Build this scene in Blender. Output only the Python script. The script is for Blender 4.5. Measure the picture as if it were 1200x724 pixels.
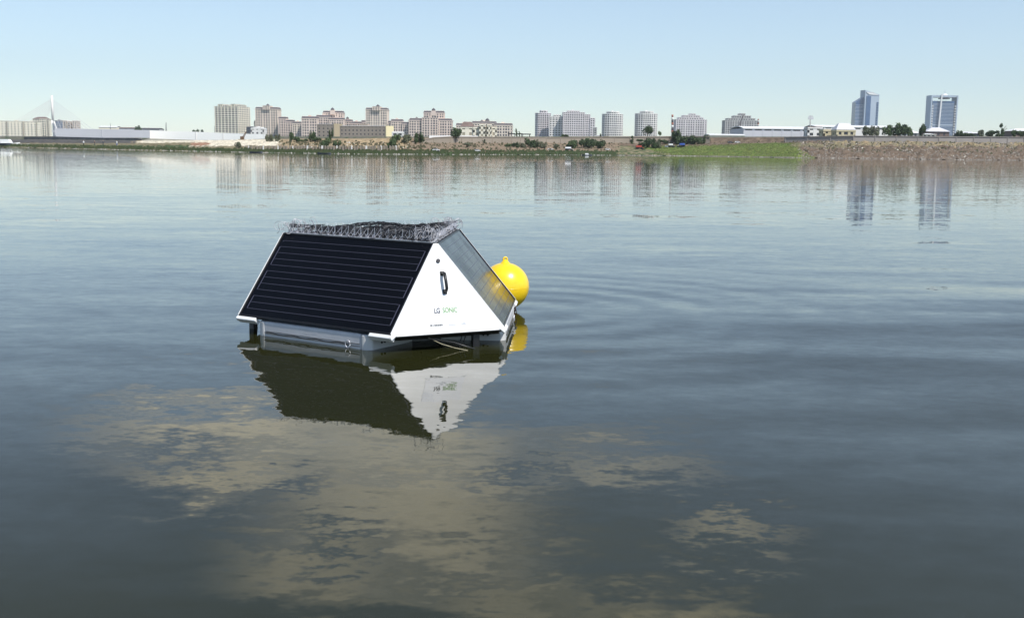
import bpy, bmesh, math, random
from mathutils import Vector, Matrix
for o in list(bpy.data.objects): bpy.data.objects.remove(o)
random.seed(7)
R = math.radians
S = bpy.context.scene
COL = S.collection
# ------------------------------------------------------------------ camera
F, H, ROLL, HC = 1300.0, 1.49, R(.7), 175.5        # focal length (px of a 1200 px wide frame), eye height, roll, horizon row
PITCH = math.atan((362-HC)/F)
cam_d = bpy.data.cameras.new('camera'); cam = bpy.data.objects.new('camera', cam_d); COL.objects.link(cam)
cam_d.sensor_width = 36; cam_d.lens = F*36/1200; cam_d.clip_start = .1; cam_d.clip_end = 30000
fw = Vector((0, math.cos(PITCH), -math.sin(PITCH))); up = Vector((0, math.sin(PITCH), math.cos(PITCH))); rt = Vector((1, 0, 0))
cr, sr = math.cos(ROLL), math.sin(ROLL)
cx, cy = rt*cr + up*sr*-1, rt*sr + up*cr
cx, cy = rt*cr + up*sr, up*cr - rt*sr              # image drops to the right: camera turned anticlockwise
cam.matrix_world = Matrix(((cx.x, cy.x, -fw.x, 0), (cx.y, cy.y, -fw.y, 0), (cx.z, cy.z, -fw.z, H), (0, 0, 0, 1)))
S.camera = cam
# ------------------------------------------------------------------ light
SUN_EL, SUN_AZ = R(55), R(-43)                      # azimuth counted from +X
sd = Vector((math.cos(SUN_EL)*math.cos(SUN_AZ), math.cos(SUN_EL)*math.sin(SUN_AZ), math.sin(SUN_EL)))
ld = bpy.data.lights.new('sun', 'SUN'); ld.energy = 4.3; ld.angle = R(.5); ld.color = (1, .955, .88)
sun = bpy.data.objects.new('sun', ld); COL.objects.link(sun)
sun.rotation_euler = (-sd).to_track_quat('-Z', 'Y').to_euler()
S.view_settings.view_transform = 'Standard'; S.view_settings.look = 'None'
S.view_settings.exposure = .3; S.view_settings.gamma = 1
def ray(px, py):                                    # direction of a pixel, y component 1
    a, b = px-600, 362-py
    x = a*cr - b*sr; u = a*sr + b*cr
    d = Vector((x/F, math.cos(PITCH)+u/F*math.sin(PITCH), -math.sin(PITCH)+u/F*math.cos(PITCH)))
    return d/d.y
def G(px, py, D):                                   # point seen at a pixel, D metres out
    d = ray(px, py)*D
    return Vector((d.x, d.y, d.z+H))
def hor(px): return HC + (px-600)*math.tan(ROLL)
class NT:
    def __init__(s, tree): s.t = tree; s.n = tree.nodes; s.l = tree.links
    def new(s, typ, **kw):
        n = s.n.new(typ)
        for k, v in kw.items(): setattr(n, k, v)
        return n
    def put(s, sock, v):
        if isinstance(v, bpy.types.NodeSocket): s.l.new(v, sock)
        elif v is not None: sock.default_value = v
    def m(s, op, a, b=None, c=None, clamp=False):
        n = s.new('ShaderNodeMath', operation=op, use_clamp=clamp)
        for i, v in enumerate((a, b, c)):
            if v is not None: s.put(n.inputs[i], v)
        return n.outputs[0]
    def vm(s, op, a, b=None, out=0):
        n = s.new('ShaderNodeVectorMath', operation=op)
        s.put(n.inputs[0], a)
        if b is not None: s.put(n.inputs[3 if op == 'SCALE' else 1], b)
        return n.outputs[out]
    def noise(s, vec, scale, detail=2, rough=.5, out='Fac', dist=0):
        n = s.new('ShaderNodeTexNoise'); s.put(n.inputs['Vector'], vec)
        n.inputs['Scale'].default_value = scale; n.inputs['Detail'].default_value = detail
        n.inputs['Roughness'].default_value = rough; n.inputs['Distortion'].default_value = dist
        return n.outputs[out]
    def ramp(s, f, a, b, lo=0, hi=1, smooth=True):
        n = s.new('ShaderNodeMapRange'); n.interpolation_type = 'SMOOTHSTEP' if smooth else 'LINEAR'
        s.put(n.inputs[0], f); n.inputs[1].default_value = a; n.inputs[2].default_value = b
        n.inputs[3].default_value = lo; n.inputs[4].default_value = hi
        return n.outputs[0]
    def mix(s, f, a, b):
        n = s.new('ShaderNodeMix', data_type='RGBA'); s.put(n.inputs[0], f)
        s.put(n.inputs[6], a); s.put(n.inputs[7], b); return n.outputs[2]
W = bpy.data.worlds.new('World'); S.world = W; W.use_nodes = True
w = NT(W.node_tree); bg = w.n['Background']; bg.inputs['Strength'].default_value = .115
sky = w.new('ShaderNodeTexSky'); sky.sky_type = 'NISHITA'; sky.sun_disc = False
sky.sun_elevation = SUN_EL; sky.sun_rotation = math.atan2(sd.x, sd.y)
sky.air_density = 1.0; sky.dust_density = .1; sky.ozone_density = 3.0
tc = w.new('ShaderNodeTexCoord'); dirv = tc.outputs['Generated']
sp = w.new('ShaderNodeSeparateXYZ'); w.l.new(dirv, sp.inputs[0])
yy = w.m('MAXIMUM', sp.outputs[1], .05)
U = w.m('DIVIDE', sp.outputs[0], yy); V = w.m('DIVIDE', sp.outputs[2], yy)
cb = w.new('ShaderNodeCombineXYZ'); w.l.new(U, cb.inputs[0]); w.l.new(V, cb.inputs[1])
uv = cb.outputs[0]
warp = w.vm('SCALE', w.vm('SUBTRACT', w.noise(uv, 7, 3, .5, 'Color'), (.5, .5, .5)), .05)
uvw = w.vm('ADD', uv, warp)
# a bank of low cloud just above the frame, known from its reflection: centre (px, py of the mirror image), half-width, half-height
blobs = [(270, 510, 170, 36, 1), (430, 530, 210, 46, 1), (320, 560, 190, 44, .9), (470, 620, 160, 64, 1), (400, 670, 140, 46, .85), (640, 690, 160, 44, 1), (820, 740, 200, 58, 1),
         (235, 575, 90, 14, 1), (690, 545, 150, 24, .55), (860, 618, 75, 16, .6), (640, 515, 160, 20, .35), (900, 830, 260, 60, 1), (520, 590, 130, 50, 1), (230, 465, 110, 14, .5)]
acc = None
for px, py, rx, ry, wt in blobs:
    d = ray(px, py); c = (d.x, -d.z, 0)
    df = w.vm('MULTIPLY', w.vm('SUBTRACT', uvw, c), (F/rx, F/ry*.97, 0))
    v = w.ramp(w.vm('LENGTH', df, out=1), .0, 1.5, wt*1.15, 0)
    acc = v if acc is None else w.m('MAXIMUM', acc, v)
holes = [(210, 548, 80, 11), (715, 655, 75, 24), (700, 600, 150, 16), (610, 562, 70, 8), (330, 590, 60, 10), (410, 640, 60, 10)]
for px, py, rx, ry in holes:
    d = ray(px, py); c = (d.x, -d.z, 0)
    df = w.vm('MULTIPLY', w.vm('SUBTRACT', uvw, c), (F/rx, F/ry*.97, 0))
    acc = w.m('MULTIPLY', acc, w.ramp(w.vm('LENGTH', df, out=1), .2, 1.5, .15, 1))
rt_ = w.new('ShaderNodeMapping'); w.l.new(uvw, rt_.inputs[0]); rt_.inputs['Rotation'].default_value = (0, 0, .28)
st = w.vm('MULTIPLY', rt_.outputs[0], (1, 3.4, 1))
wisp = w.ramp(w.noise(w.vm('ADD', st, w.vm('SCALE', warp, 2.5)), 6.0, 4, .48), .2, .66, .28, 1.05)
cl = w.m('MULTIPLY', acc, wisp)
front = w.ramp(sp.outputs[1], .05, .3)
cl = w.m('MULTIPLY', cl, front)
# thin scattered cloud high up and all round, as such a day has
hi_n = w.ramp(w.noise(w.vm('MULTIPLY', dirv, (1, 1, 2.4)), 2.4, 7, .62), .53, .75, 0, .55)
hi_m = w.m('MULTIPLY', hi_n, w.ramp(sp.outputs[2], .42, .62))
cl = w.m('MAXIMUM', cl, hi_m)
hs = w.new('ShaderNodeHueSaturation'); hs.inputs['Saturation'].default_value = .78; hs.inputs['Value'].default_value = 1.0
w.l.new(sky.outputs[0], hs.inputs['Color'])
w.l.new(w.mix(cl, w.vm('MULTIPLY', hs.outputs[0], (.91, .985, 1.03)), (10.4, 9.7, 7.9, 1)), bg.inputs['Color'])
# ------------------------------------------------------------------ materials
MATS = {}
def mat(name, col, rough=.7, metal=0, var=0, scale=1, spec=.5, coat=0, bump=0, bscale=20, col2=None, trans=False):
    if name in MATS: return MATS[name]
    m = bpy.data.materials.new(name); m.use_nodes = True; t = NT(m.node_tree); b = t.n['Principled BSDF']
    b.inputs['Base Color'].default_value = (*col, 1); b.inputs['Roughness'].default_value = rough
    b.inputs['Metallic'].default_value = metal; b.inputs['Specular IOR Level'].default_value = spec
    b.inputs['Coat Weight'].default_value = coat; b.inputs['Coat Roughness'].default_value = .04
    c = t.new('ShaderNodeTexCoord').outputs['Object']
    if var or col2:
        f = t.ramp(t.noise(c, scale, 5, .6), .3, .7)
        c2 = col2 or tuple(x*(1-var) for x in col)
        t.l.new(t.mix(f, (*col, 1), (*c2, 1)), b.inputs['Base Color'])
    if bump:
        bn = t.new('ShaderNodeBump'); bn.inputs['Strength'].default_value = bump; bn.inputs['Distance'].default_value = .02
        t.l.new(t.noise(c, bscale, 4, .6), bn.inputs['Height']); t.l.new(bn.outputs[0], b.inputs['Normal'])
    MATS[name] = m; return m
white_paint = mat('white_gel_coat', (.86, .86, .85), .32, var=.04, scale=3, coat=.3)
alu = mat('aluminium', (.62, .63, .64), .35, .9, var=.15, scale=9)
alu_white = mat('white_rail', (.8, .8, .8), .4, 0, var=.06, scale=8)
black_frame = mat('black_anodised', (.012, .012, .014), .35, .3)
float_grey = mat('float_plastic', (.60, .60, .62), .42, var=.13, scale=4, bump=.15, bscale=30)
float_dark = mat('beam_grey', (.17, .17, .175), .45, var=.3, scale=6)
black = mat('black_rubber', (.012, .012, .013), .4)
rope = mat('rope', (.42, .38, .26), .8, var=.4, scale=30)
steel = mat('spike_steel', (.62, .62, .66), .35, .6)
net_m = mat('netting', (.03, .032, .04), .6, var=.4, scale=20)
busbar = mat('busbar', (.085, .085, .125), .5, .2)
def cell_mat():
    m = mat('solar_cell', (.001, .001, .002), .2, 0, spec=.24, coat=0)
    t = NT(m.node_tree); b = t.n['Principled BSDF']; c = t.new('ShaderNodeTexCoord').outputs['Object']
    f = t.ramp(t.noise(c, 3, 5, .7), .35, .7, .15, .26); t.l.new(f, b.inputs['Roughness'])
    return m
cells = cell_mat()
yellow = mat('yellow_buoy_plastic', (.92, .62, .012), .3, var=.1, scale=5, coat=.35, bump=.06, bscale=14)
foliage = [mat('foliage_dark', (.030, .055, .016), .75, col2=(.055, .09, .028), scale=.5),
           mat('foliage_mid', (.055, .095, .03), .75, col2=(.085, .12, .045), scale=.5),
           mat('foliage_grey', (.10, .12, .065), .8, col2=(.14, .14, .09), scale=.5)]
bark = mat('bark', (.10, .07, .045), .9, var=.4, scale=3)
# ------------------------------------------------------------------ object helpers
def tag(o, label=None, cat=None, group=None, kind=None):
    if label: o['label'] = label
    if cat: o['category'] = cat
    if group: o['group'] = group
    if kind: o['kind'] = kind
    return o
def empty(name, loc, rz=0, label=None, cat=None, group=None):
    o = bpy.data.objects.new(name, None); COL.objects.link(o); o.location = loc; o.rotation_euler.z = rz
    o.empty_display_size = .2
    return tag(o, label, cat, group)
class MB:
    def __init__(s): s.v = []; s.f = []; s.sm = False
    def box(s, x0, x1, y0, y1, z0, z1, M=None):
        P = [(x, y, z) for z in (z0, z1) for y in (y0, y1) for x in (x0, x1)]
        if M is not None: P = [tuple(M @ Vector(p)) for p in P]
        n = len(s.v); s.v += P
        s.f += [tuple(n+i for i in q) for q in ((0, 2, 3, 1), (4, 5, 7, 6), (0, 1, 5, 4), (2, 6, 7, 3), (0, 4, 6, 2), (1, 3, 7, 5))]
        return s
    def quad(s, *p):
        n = len(s.v); s.v += [tuple(q) for q in p]; s.f.append(tuple(range(n, n+len(p)))); return s
    def slab(s, pts, th):                     # polygon and its copy offset by vector th
        k = len(pts); n = len(s.v); th = Vector(th)
        s.v += [tuple(p) for p in pts] + [tuple(Vector(p)+th) for p in pts]
        s.f += [tuple(range(n, n+k)), tuple(range(n+2*k-1, n+k-1, -1))]
        s.f += [(n+i, n+k+i, n+k+(i+1) % k, n+(i+1) % k) for i in range(k)]
        return s
    def prism(s, poly, z0, z1):               # plan polygon, upright
        return s.slab([(x, y, z0) for x, y in poly], (0, 0, z1-z0))
    def tube(s, pts, r, n=6, r1=None, cap=True):
        pts = [Vector(p) for p in pts]; m = len(pts); base = len(s.v)
        for i, p in enumerate(pts):
            d = (pts[min(i+1, m-1)]-pts[max(i-1, 0)]).normalized()
            a = d.orthogonal().normalized() if i == 0 else (a - d*a.dot(d)).normalized()
            b = d.cross(a); rr = r + ((r1 if r1 is not None else r)-r)*i/(m-1)
            for k in range(n):
                t = 2*math.pi*k/n; s.v.append(tuple(p+a*math.cos(t)*rr+b*math.sin(t)*rr))
        for i in range(m-1):
            for k in range(n):
                s.f.append((base+i*n+k, base+i*n+(k+1) % n, base+(i+1)*n+(k+1) % n, base+(i+1)*n+k))
        if cap: s.f += [tuple(base+k for k in range(n-1, -1, -1)), tuple(base+(m-1)*n+k for k in range(n))]
        return s
    def lathe(s, prof, n=12, c=(0, 0, 0)):    # profile of (r, z)
        base = len(s.v)
        for r, z in prof:
            for k in range(n):
                t = 2*math.pi*k/n; s.v.append((c[0]+r*math.cos(t), c[1]+r*math.sin(t), c[2]+z))
        for i in range(len(prof)-1):
            for k in range(n):
                s.f.append((base+i*n+k, base+i*n+(k+1) % n, base+(i+1)*n+(k+1) % n, base+(i+1)*n+k))
        return s
    def mesh(s, name, m, smooth=False, M=None, fix=True):
        me = bpy.data.meshes.new(name); me.from_pydata(s.v, [], s.f)
        if M is not None: me.transform(M)
        if fix:
            b = bmesh.new(); b.from_mesh(me); bmesh.ops.recalc_face_normals(b, faces=b.faces); b.to_mesh(me); b.free()
        for x in (m if isinstance(m, list) else [m]): me.materials.append(x)
        if smooth: me.shade_smooth()
        me.update(); return me
    def build(s, name, m, parent=None, smooth=False, M=None, bevel=0, fix=True, seg=2):
        o = bpy.data.objects.new(name, s.mesh(name, m, smooth, M, fix)); COL.objects.link(o); o.parent = parent
        if bevel:
            md = o.modifiers.new('bevel', 'BEVEL'); md.width = bevel; md.segments = seg; md.limit_method = 'ANGLE'
            o.data.shade_smooth()
            md.harden_normals = True
        return o
def instance(name, me, parent=None, M=None):
    o = bpy.data.objects.new(name, me); COL.objects.link(o); o.parent = parent
    if M is not None: o.matrix_local = M
    return o
# ------------------------------------------------------------------ water
def water_mat():
    m = bpy.data.materials.new('lake_water'); m.use_nodes = True; t = NT(m.node_tree); b = t.n['Principled BSDF']
    b.inputs['Roughness'].default_value = .015; b.inputs['IOR'].default_value = 1.305
    b.inputs['Specular IOR Level'].default_value = .5
    pos = t.new('ShaderNodeNewGeometry').outputs['Position']
    murk = t.ramp(t.noise(pos, .35, 4, .6), .35, .7)
    t.l.new(t.mix(murk, (.017, .0185, .006, 1), (.021, .022, .0075, 1)), b.inputs['Base Color'])
    def rot(a, sx, sy):
        mp = t.new('ShaderNodeMapping'); t.l.new(pos, mp.inputs[0]); mp.inputs['Rotation'].default_value = (0, 0, a)
        mp.inputs['Scale'].default_value = (sx, sy, 1); return mp.outputs[0]
    tot = None
    # (turn, stretch x, stretch y, scale, detail, slope across, slope along view)
    calm = t.ramp(t.noise(rot(.12, .25, 1), .11, 3, .6), .3, .72, .7, 1.2)
    near = t.ramp(t.noise(rot(.3, .5, 1), .35, 2, .5), .3, .7, .5, 1.1)
    pxyz = t.new('ShaderNodeSeparateXYZ'); t.l.new(pos, pxyz.inputs[0])
    swell = t.m('MULTIPLY', t.ramp(pxyz.outputs[1], 20, 8), t.ramp(t.m('ADD', pxyz.outputs[0], t.m('MULTIPLY', t.noise(pos, .2, 2), 2)), 1.0, 4))
    off = t.ramp(pxyz.outputs[1], 10, 70, 1, 1.55)      # wind ripples grow away from the sheltered near bank
    fine = t.m('MULTIPLY', calm, off); near = t.m('MULTIPLY', near, t.ramp(pxyz.outputs[1], 14, 60, 1, .3))
    for k, (a, sx, sy, sc, de, ax, ay, g) in enumerate(((.30, .17, 1, .95, 1, .016, .11, swell), (.20, .30, 1, .45, 1, .005, .014, near), (-.15, .33, 1, 1.3, 1, .008, .024, near),
                                            (.45, .5, 1, 5, 2, .013, .026, near), (-.4, .6, 1, 13, 2, .014, .021, fine), (.1, .8, 1, 40, 1, .006, .008, fine))):
        nv = t.vm('SUBTRACT', t.noise(rot(a, sx, sy), sc, de, .5, 'Color'), (.5, .5, .5))
        nv = t.vm('MULTIPLY', nv, (ax*2, ay*2, 0))
        if g is not None: nv = t.vm('SCALE', nv, g)
        tot = nv if tot is None else t.vm('ADD', tot, nv)
    for c_, k_, a_, far_ in (((.05, 10.3, 0), 11, .022, 5.5), ((-.7, 9.3, 0), 6.5, .010, 8)):
        dv = t.vm('MULTIPLY', t.vm('SUBTRACT', pos, c_), (1, 1, 0)); rr_ = t.vm('LENGTH', dv, out=1)
        ph = t.m('ADD', t.m('MULTIPLY', rr_, k_), t.m('MULTIPLY', t.noise(pos, .9, 2), 5))
        lee = t.ramp(pxyz.outputs[0], -.6, .8, .22, 1)
        am = t.m('MULTIPLY', t.m('MULTIPLY', t.m('SINE', ph), lee), t.ramp(rr_, .3, far_, a_, 0))
        tot = t.vm('ADD', tot, t.vm('SCALE', t.vm('NORMALIZE', dv), am))
    # rings spreading from the rocking float and its ball
    nrm = t.vm('NORMALIZE', t.vm('ADD', tot, (0, 0, 1)))
    t.l.new(nrm, b.inputs['Normal'])
    return m
wb = MB(); wb.quad((-6000, -3000, 0), (6000, -3000, 0), (6000, 6000, 0), (-6000, 6000, 0))
tag(wb.build('water', water_mat(), fix=False), 'calm grey blue lake water mirroring the sky and shore', kind='structure')
# ------------------------------------------------------------------ terrain
SH = [(-600, 168.5-3), (-150, 171.0), (0, 172.6), (100, 174.8), (200, 177), (300, 179), (420, 181), (520, 181.3), (640, 181.6), (800, 183), (960, 185.6), (1080, 187), (1200, 188.2), (1400, 191), (1900, 197)]
def lerp(tab, x):
    if x <= tab[0][0]: return tab[0][1]
    for (a, p), (b, q) in zip(tab, tab[1:]):
        if x <= b: return p+(q-p)*(x-a)/(b-a)
    return tab[-1][1]
def shore(px):
    d = ray(px, lerp(SH, px)); return -H/d.z
SHD = [(x, shore(x)) for x in range(-150, 1401, 10)]
SHD = [(-600, 560)] + SHD + [(1900, 300)]
SHS = []                                            # smoothed shoreline distance
for i, (x, d) in enumerate(SHD):
    a = SHD[max(0, i-4):i+5]; SHS.append((x, sum(q for _, q in a)/len(a)))
def sd_(px): return lerp(SHS, px)
# rows: (distance behind the shoreline, picture row at that place for columns x)
T_ROWS = [
 (-4, None), (0, None),
 (5,   [(0, 171.4), (100, 173.6), (300, 178), (420, 180), (640, 180.6), (800, 182), (960, 184), (1200, 187)]),
 (10,  [(0, 170.2), (100, 172), (300, 177), (420, 177.6), (480, 177.4), (640, 177.6), (700, 178.2), (800, 180), (925, 181), (960, 181), (1200, 184)]),
 (18,  [(0, 169), (100, 170.4), (230, 172.5), (290, 171.6), (420, 171), (500, 174), (560, 173.6), (640, 176.5), (700, 176), (800, 176), (925, 175), (960, 176), (1200, 179)]),
 (27,  [(0, 168), (100, 169.2), (230, 168.6), (290, 169), (420, 168.6), (480, 172), (560, 170.8), (640, 173), (720, 172.5), (800, 172.5), (925, 168.6), (960, 171), (1200, 173)]),
 (36,  [(0, 167.4), (165, 168), (230, 166.4), (290, 167.6), (420, 167.4), (480, 169.6), (560, 168.3), (640, 169.6), (720, 169), (800, 169.8), (860, 168.2), (960, 166.6), (1200, 169)]),
 (42,  [(0, 166.8), (165, 167.2), (230, 165.6), (290, 165.8), (420, 165.4), (480, 167.5), (530, 167.6), (640, 167.6), (720, 167.6), (800, 168), (860, 166.8), (960, 166), (1200, 168)]),
 (46,  [(0, 166), (165, 166.6), (230, 165.2), (290, 164.6), (420, 163.8), (480, 163.2), (530, 161.6), (640, 162.6), (720, 162.2), (800, 162.2), (860, 161.5), (960, 161.6), (1200, 162.2)]),
 (60,  [(0, 164), (165, 165.4), (230, 165), (290, 164.2), (320, 163.4), (420, 162.6), (530, 161.0), (640, 161.8), (800, 161.2), (960, 160.8), (1200, 161.6)]),
 (120, [(0, 162), (165, 162), (230, 164.3), (290, 163.9), (330, 162), (420, 161.5), (530, 160.6), (800, 160.6), (1200, 160.6)]),
 (400, [(0, 160), (165, 161), (290, 160.5), (420, 160.5), (530, 160.4), (800, 160), (1200, 159.5)]),
 (1400, [(0, 160), (290, 160), (530, 160.2), (800, 159.6), (1200, 159)]),
 (7000, [(0, 163), (290, 164), (530, 165), (800, 166), (1200, 168)]),
]
def trow(k, px):
    off, tab = T_ROWS[k]; D = sd_(px)+off
    if tab is None: return D, (-.5 if off < 0 else -.05)
    return D, G(px, lerp(tab, px)+(hor(px)-hor(min(max(px, 0), 1200))), D).z
def ground(px, D):                                  # terrain height under a place
    s = D-sd_(px)
    for k in range(len(T_ROWS)-1):
        d0, z0 = trow(k, px); d1, z1 = trow(k+1, px)
        if D <= d1 or k == len(T_ROWS)-2:
            t = min(max((D-d0)/(d1-d0), 0), 1); return z0+(z1-z0)*t
def terrain():
    me = bpy.data.meshes.new('shore_ground'); V = []; FC = []; C = []
    cols = list(range(-600, 1901, 3)); fr = []
    for k in range(len(T_ROWS)-1):
        n = (1, 2, 3, 5, 5, 5, 3, 3, 3, 3, 2, 2, 1)[k]
        fr += [(k, i/n) for i in range(n)]
    fr.append((len(T_ROWS)-2, 1.0))
    GREEN, DGREEN, DIRT, DIRT2, SAND, CREAM, RUB, DRY, WET = (.125, .155, .042), (.045, .075, .028), (.20, .15, .105), (.135, .10, .073), (.27, .205, .125), (.62, .56, .44), (.085, .08, .078), (.19, .165, .10), (.10, .09, .075)
    def colr(px, off):
        j = random.uniform(-4, 4); px += j; o = off + random.uniform(-1.2, 1.2)
        if off < 2: return WET
        if px < 230:
            if o < 5: return DRY
            if o < 22: return DGREEN if random.random() < .75 else DRY
            if o < 34: return DRY
            return RUB if px < 165 else (CREAM if px > 170 else SAND)
        if px < 330:
            if o < 13: return DGREEN
            if px < 250 and 22 < o < 34: return (.30, .17, .11)
            return CREAM if o > 20 else DRY
        if px < 480:
            if o < 10: return DGREEN
            if o < 16: return DIRT2
            return SAND if random.random() < .6 else (.35, .27, .17)
        if px < 720:
            if o < 13: return DGREEN if o < 9 or px > 620 else DIRT2
            return DIRT if random.random() < .65 else (.20, .155, .11)
        if px < 925 and o < 3.5: return (.16, .145, .12)
        lim = 36 if px > 860 else 30
        edge = 925 - (o*1.1 if o > 5 else 0) + 34*0
        if px < 800-o*2.2 and o < lim: return DGREEN if random.random() < .5 else DRY
        if px < edge+22:
            if o < lim: return GREEN if random.random() < .8 else (.095, .15, .03)
            return DIRT2 if random.random() < .7 else DIRT
        if px < 985 and 22 < o < 30: return DRY
        if px > 960 and 28 < o < 44: return SAND if random.random() < .35 else DRY
        return DIRT2 if random.random() < .75 else (.15, .115, .085)
    for k, t in fr:
        for px in cols:
            d0, z0 = trow(k, px); d1, z1 = trow(k+1, px)
            D = d0+(d1-d0)*t; z = z0+(z1-z0)*t; off = D-sd_(px)
            jit = 0
            if 4 < off < 60: jit = random.gauss(0, .10 if px < 720 else (.05 if px < 925 else .26))
            if px > 930 and 12 < off < 40: jit += .35*math.sin(px*.21+off*.4)*math.sin(off*.3)
            if -1 < off < 3: D += random.gauss(0, 1.2)
            x = ray(px, 362).x*D
            V.append((x, D, z+jit)); C.append(colr(px, off) if off < 70 else ((.13, .12, .09) if random.random() < .6 else (.05, .07, .03)))
    nc = len(cols)
    for r in range(len(fr)-1):
        for c in range(nc-1):
            FC.append((r*nc+c, r*nc+c+1, (r+1)*nc+c+1, (r+1)*nc+c))
    me.from_pydata(V, [], FC)
    at = me.color_attributes.new('tint', 'FLOAT_COLOR', 'POINT')
    at.data.foreach_set('color', [v for c in C for v in (*c, 1)])
    m = bpy.data.materials.new('shore_soil'); m.use_nodes = True; t = NT(m.node_tree); b = t.n['Principled BSDF']
    b.inputs['Roughness'].default_value = .95; b.inputs['Specular IOR Level'].default_value = .15
    a = t.new('ShaderNodeAttribute', attribute_name='tint').outputs['Color']
    p = t.new('ShaderNodeNewGeometry').outputs['Position']
    f = t.m('MULTIPLY', t.ramp(t.noise(p, .5, 6, .7), .25, .75, .6, 1.35), t.ramp(t.noise(p, 2.4, 3, .7), .3, .7, .75, 1.2))
    t.l.new(t.vm('SCALE', a, f), b.inputs['Base Color'])
    me.materials.append(m); me.shade_smooth() if False else None
    o = bpy.data.objects.new('ground', me); COL.objects.link(o)
    tag(o, 'far shore rising from the waterline in grass, sand and brown dirt', kind='structure')
terrain()
# ------------------------------------------------------------------ distant structures
glass_d = mat('window_dark', (.035, .035, .045), .25, col2=(.09, .085, .095), scale=.35)
glass_b = mat('blue_glass', (.025, .075, .19), .25, col2=(.04, .10, .23), scale=.08, spec=.6)
def wallm(n, c, v=.12): return mat(n, c, .85, var=v, scale=.06)
PINK = wallm('rose_stone', (.74, .61, .53)); PINK2 = wallm('pale_rose_stone', (.78, .67, .57)); GREYW = wallm('grey_concrete', (.47, .46, .45)); CREAMW = wallm('cream_render', (.88, .82, .68))
WHITEW = wallm('white_render', (.82, .80, .77)); MAUVE = wallm('mauve_white_render', (.74, .69, .70)); OFFG = wallm('grey_brown_block', (.36, .295, .235)); YELW = wallm('yellow_render', (.62, .54, .36))
TAN = wallm('tan_concrete', (.34, .29, .235), .2); GREYP = wallm('grey_panel', (.60, .60, .64), .06); DARKW = wallm('dark_cladding', (.07, .08, .10)); BLUEW = wallm('blue_grey_frame', (.40, .48, .58), .05)
ROOF = mat('dark_mansard', (.075, .062, .075), .7, var=.3, scale=.2); ROOFR = mat('brown_red_roof', (.20, .14, .12), .8, var=.3, scale=.2); WROOF = mat('white_sheet_roof', (.80, .80, .80), .5, var=.1, scale=.05)
def boxplan(w, d): return [(-w/2, -d/2), (w/2, -d/2), (w/2, d/2), (-w/2, d/2)]
def roundplan(w, d, n=12):
    return [(w/2*math.copysign(abs(math.cos(t))**.75, math.cos(t)), d/2*math.copysign(abs(math.sin(t))**.75, math.sin(t))) for t in (2*math.pi*(i+.5)/n for i in range(n))]
def chamfer(w, d, c): return [(-w/2+c, -d/2), (w/2-c, -d/2), (w/2, -d/2+c), (w/2, d/2-c), (w/2-c, d/2), (-w/2+c, d/2), (-w/2, d/2-c), (-w/2, -d/2+c)]
def inset(poly, k, off=(0, 0)): return [(x*k, y*k) for x, y in poly]
def facade(wall, win, poly, z0, z1, fh, bay, off=(0, 0), pier=.34, band=.34, wide_every=0, proud=.45):
    # a glazed core with proud floor bands and piers: every window is a real recess between them
    P = [Vector((x+off[0], y+off[1], 0)) for x, y in poly]; n = len(P)
    cen = sum(P, Vector())/n
    core = []
    for p in P:
        q = p-cen; core.append((cen.x+q.x*(1-proud/max(q.length, 2)), cen.y+q.y*(1-proud/max(q.length, 2))))
    win.prism(core, z0, z1-.3)
    nf = max(1, round((z1-z0)/fh)); fh = (z1-z0)/nf
    for i in range(n):
        a, b = P[i], P[(i+1) % n]; d = b-a; L = d.length; d.normalize(); nr = Vector((d.y, -d.x, 0))
        M = Matrix(((d.x, -nr.x, 0, a.x), (d.y, -nr.y, 0, a.y), (0, 0, 1, 0), (0, 0, 0, 1)))
        for k in range(nf):
            wall.box(0, L, .05, proud+.8, z0+k*fh, z0+k*fh+fh*band, M)
        wall.box(-.02, L+.02, -.15, proud+.8, z1-fh*.25, z1, M)
        nb = max(1, round(L/bay)); bw = L/nb
        for k in range(nb+1):
            pw = bw*pier*(1.7 if wide_every and k % wide_every == 0 else 1)
            c = k*bw; wall.box(max(0, c-pw/2)+.01, min(L, c+pw/2)-.01, -.02 if wide_every and k % wide_every == 0 else .0, proud+.7, z0+.02, z1-.1, M)
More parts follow.
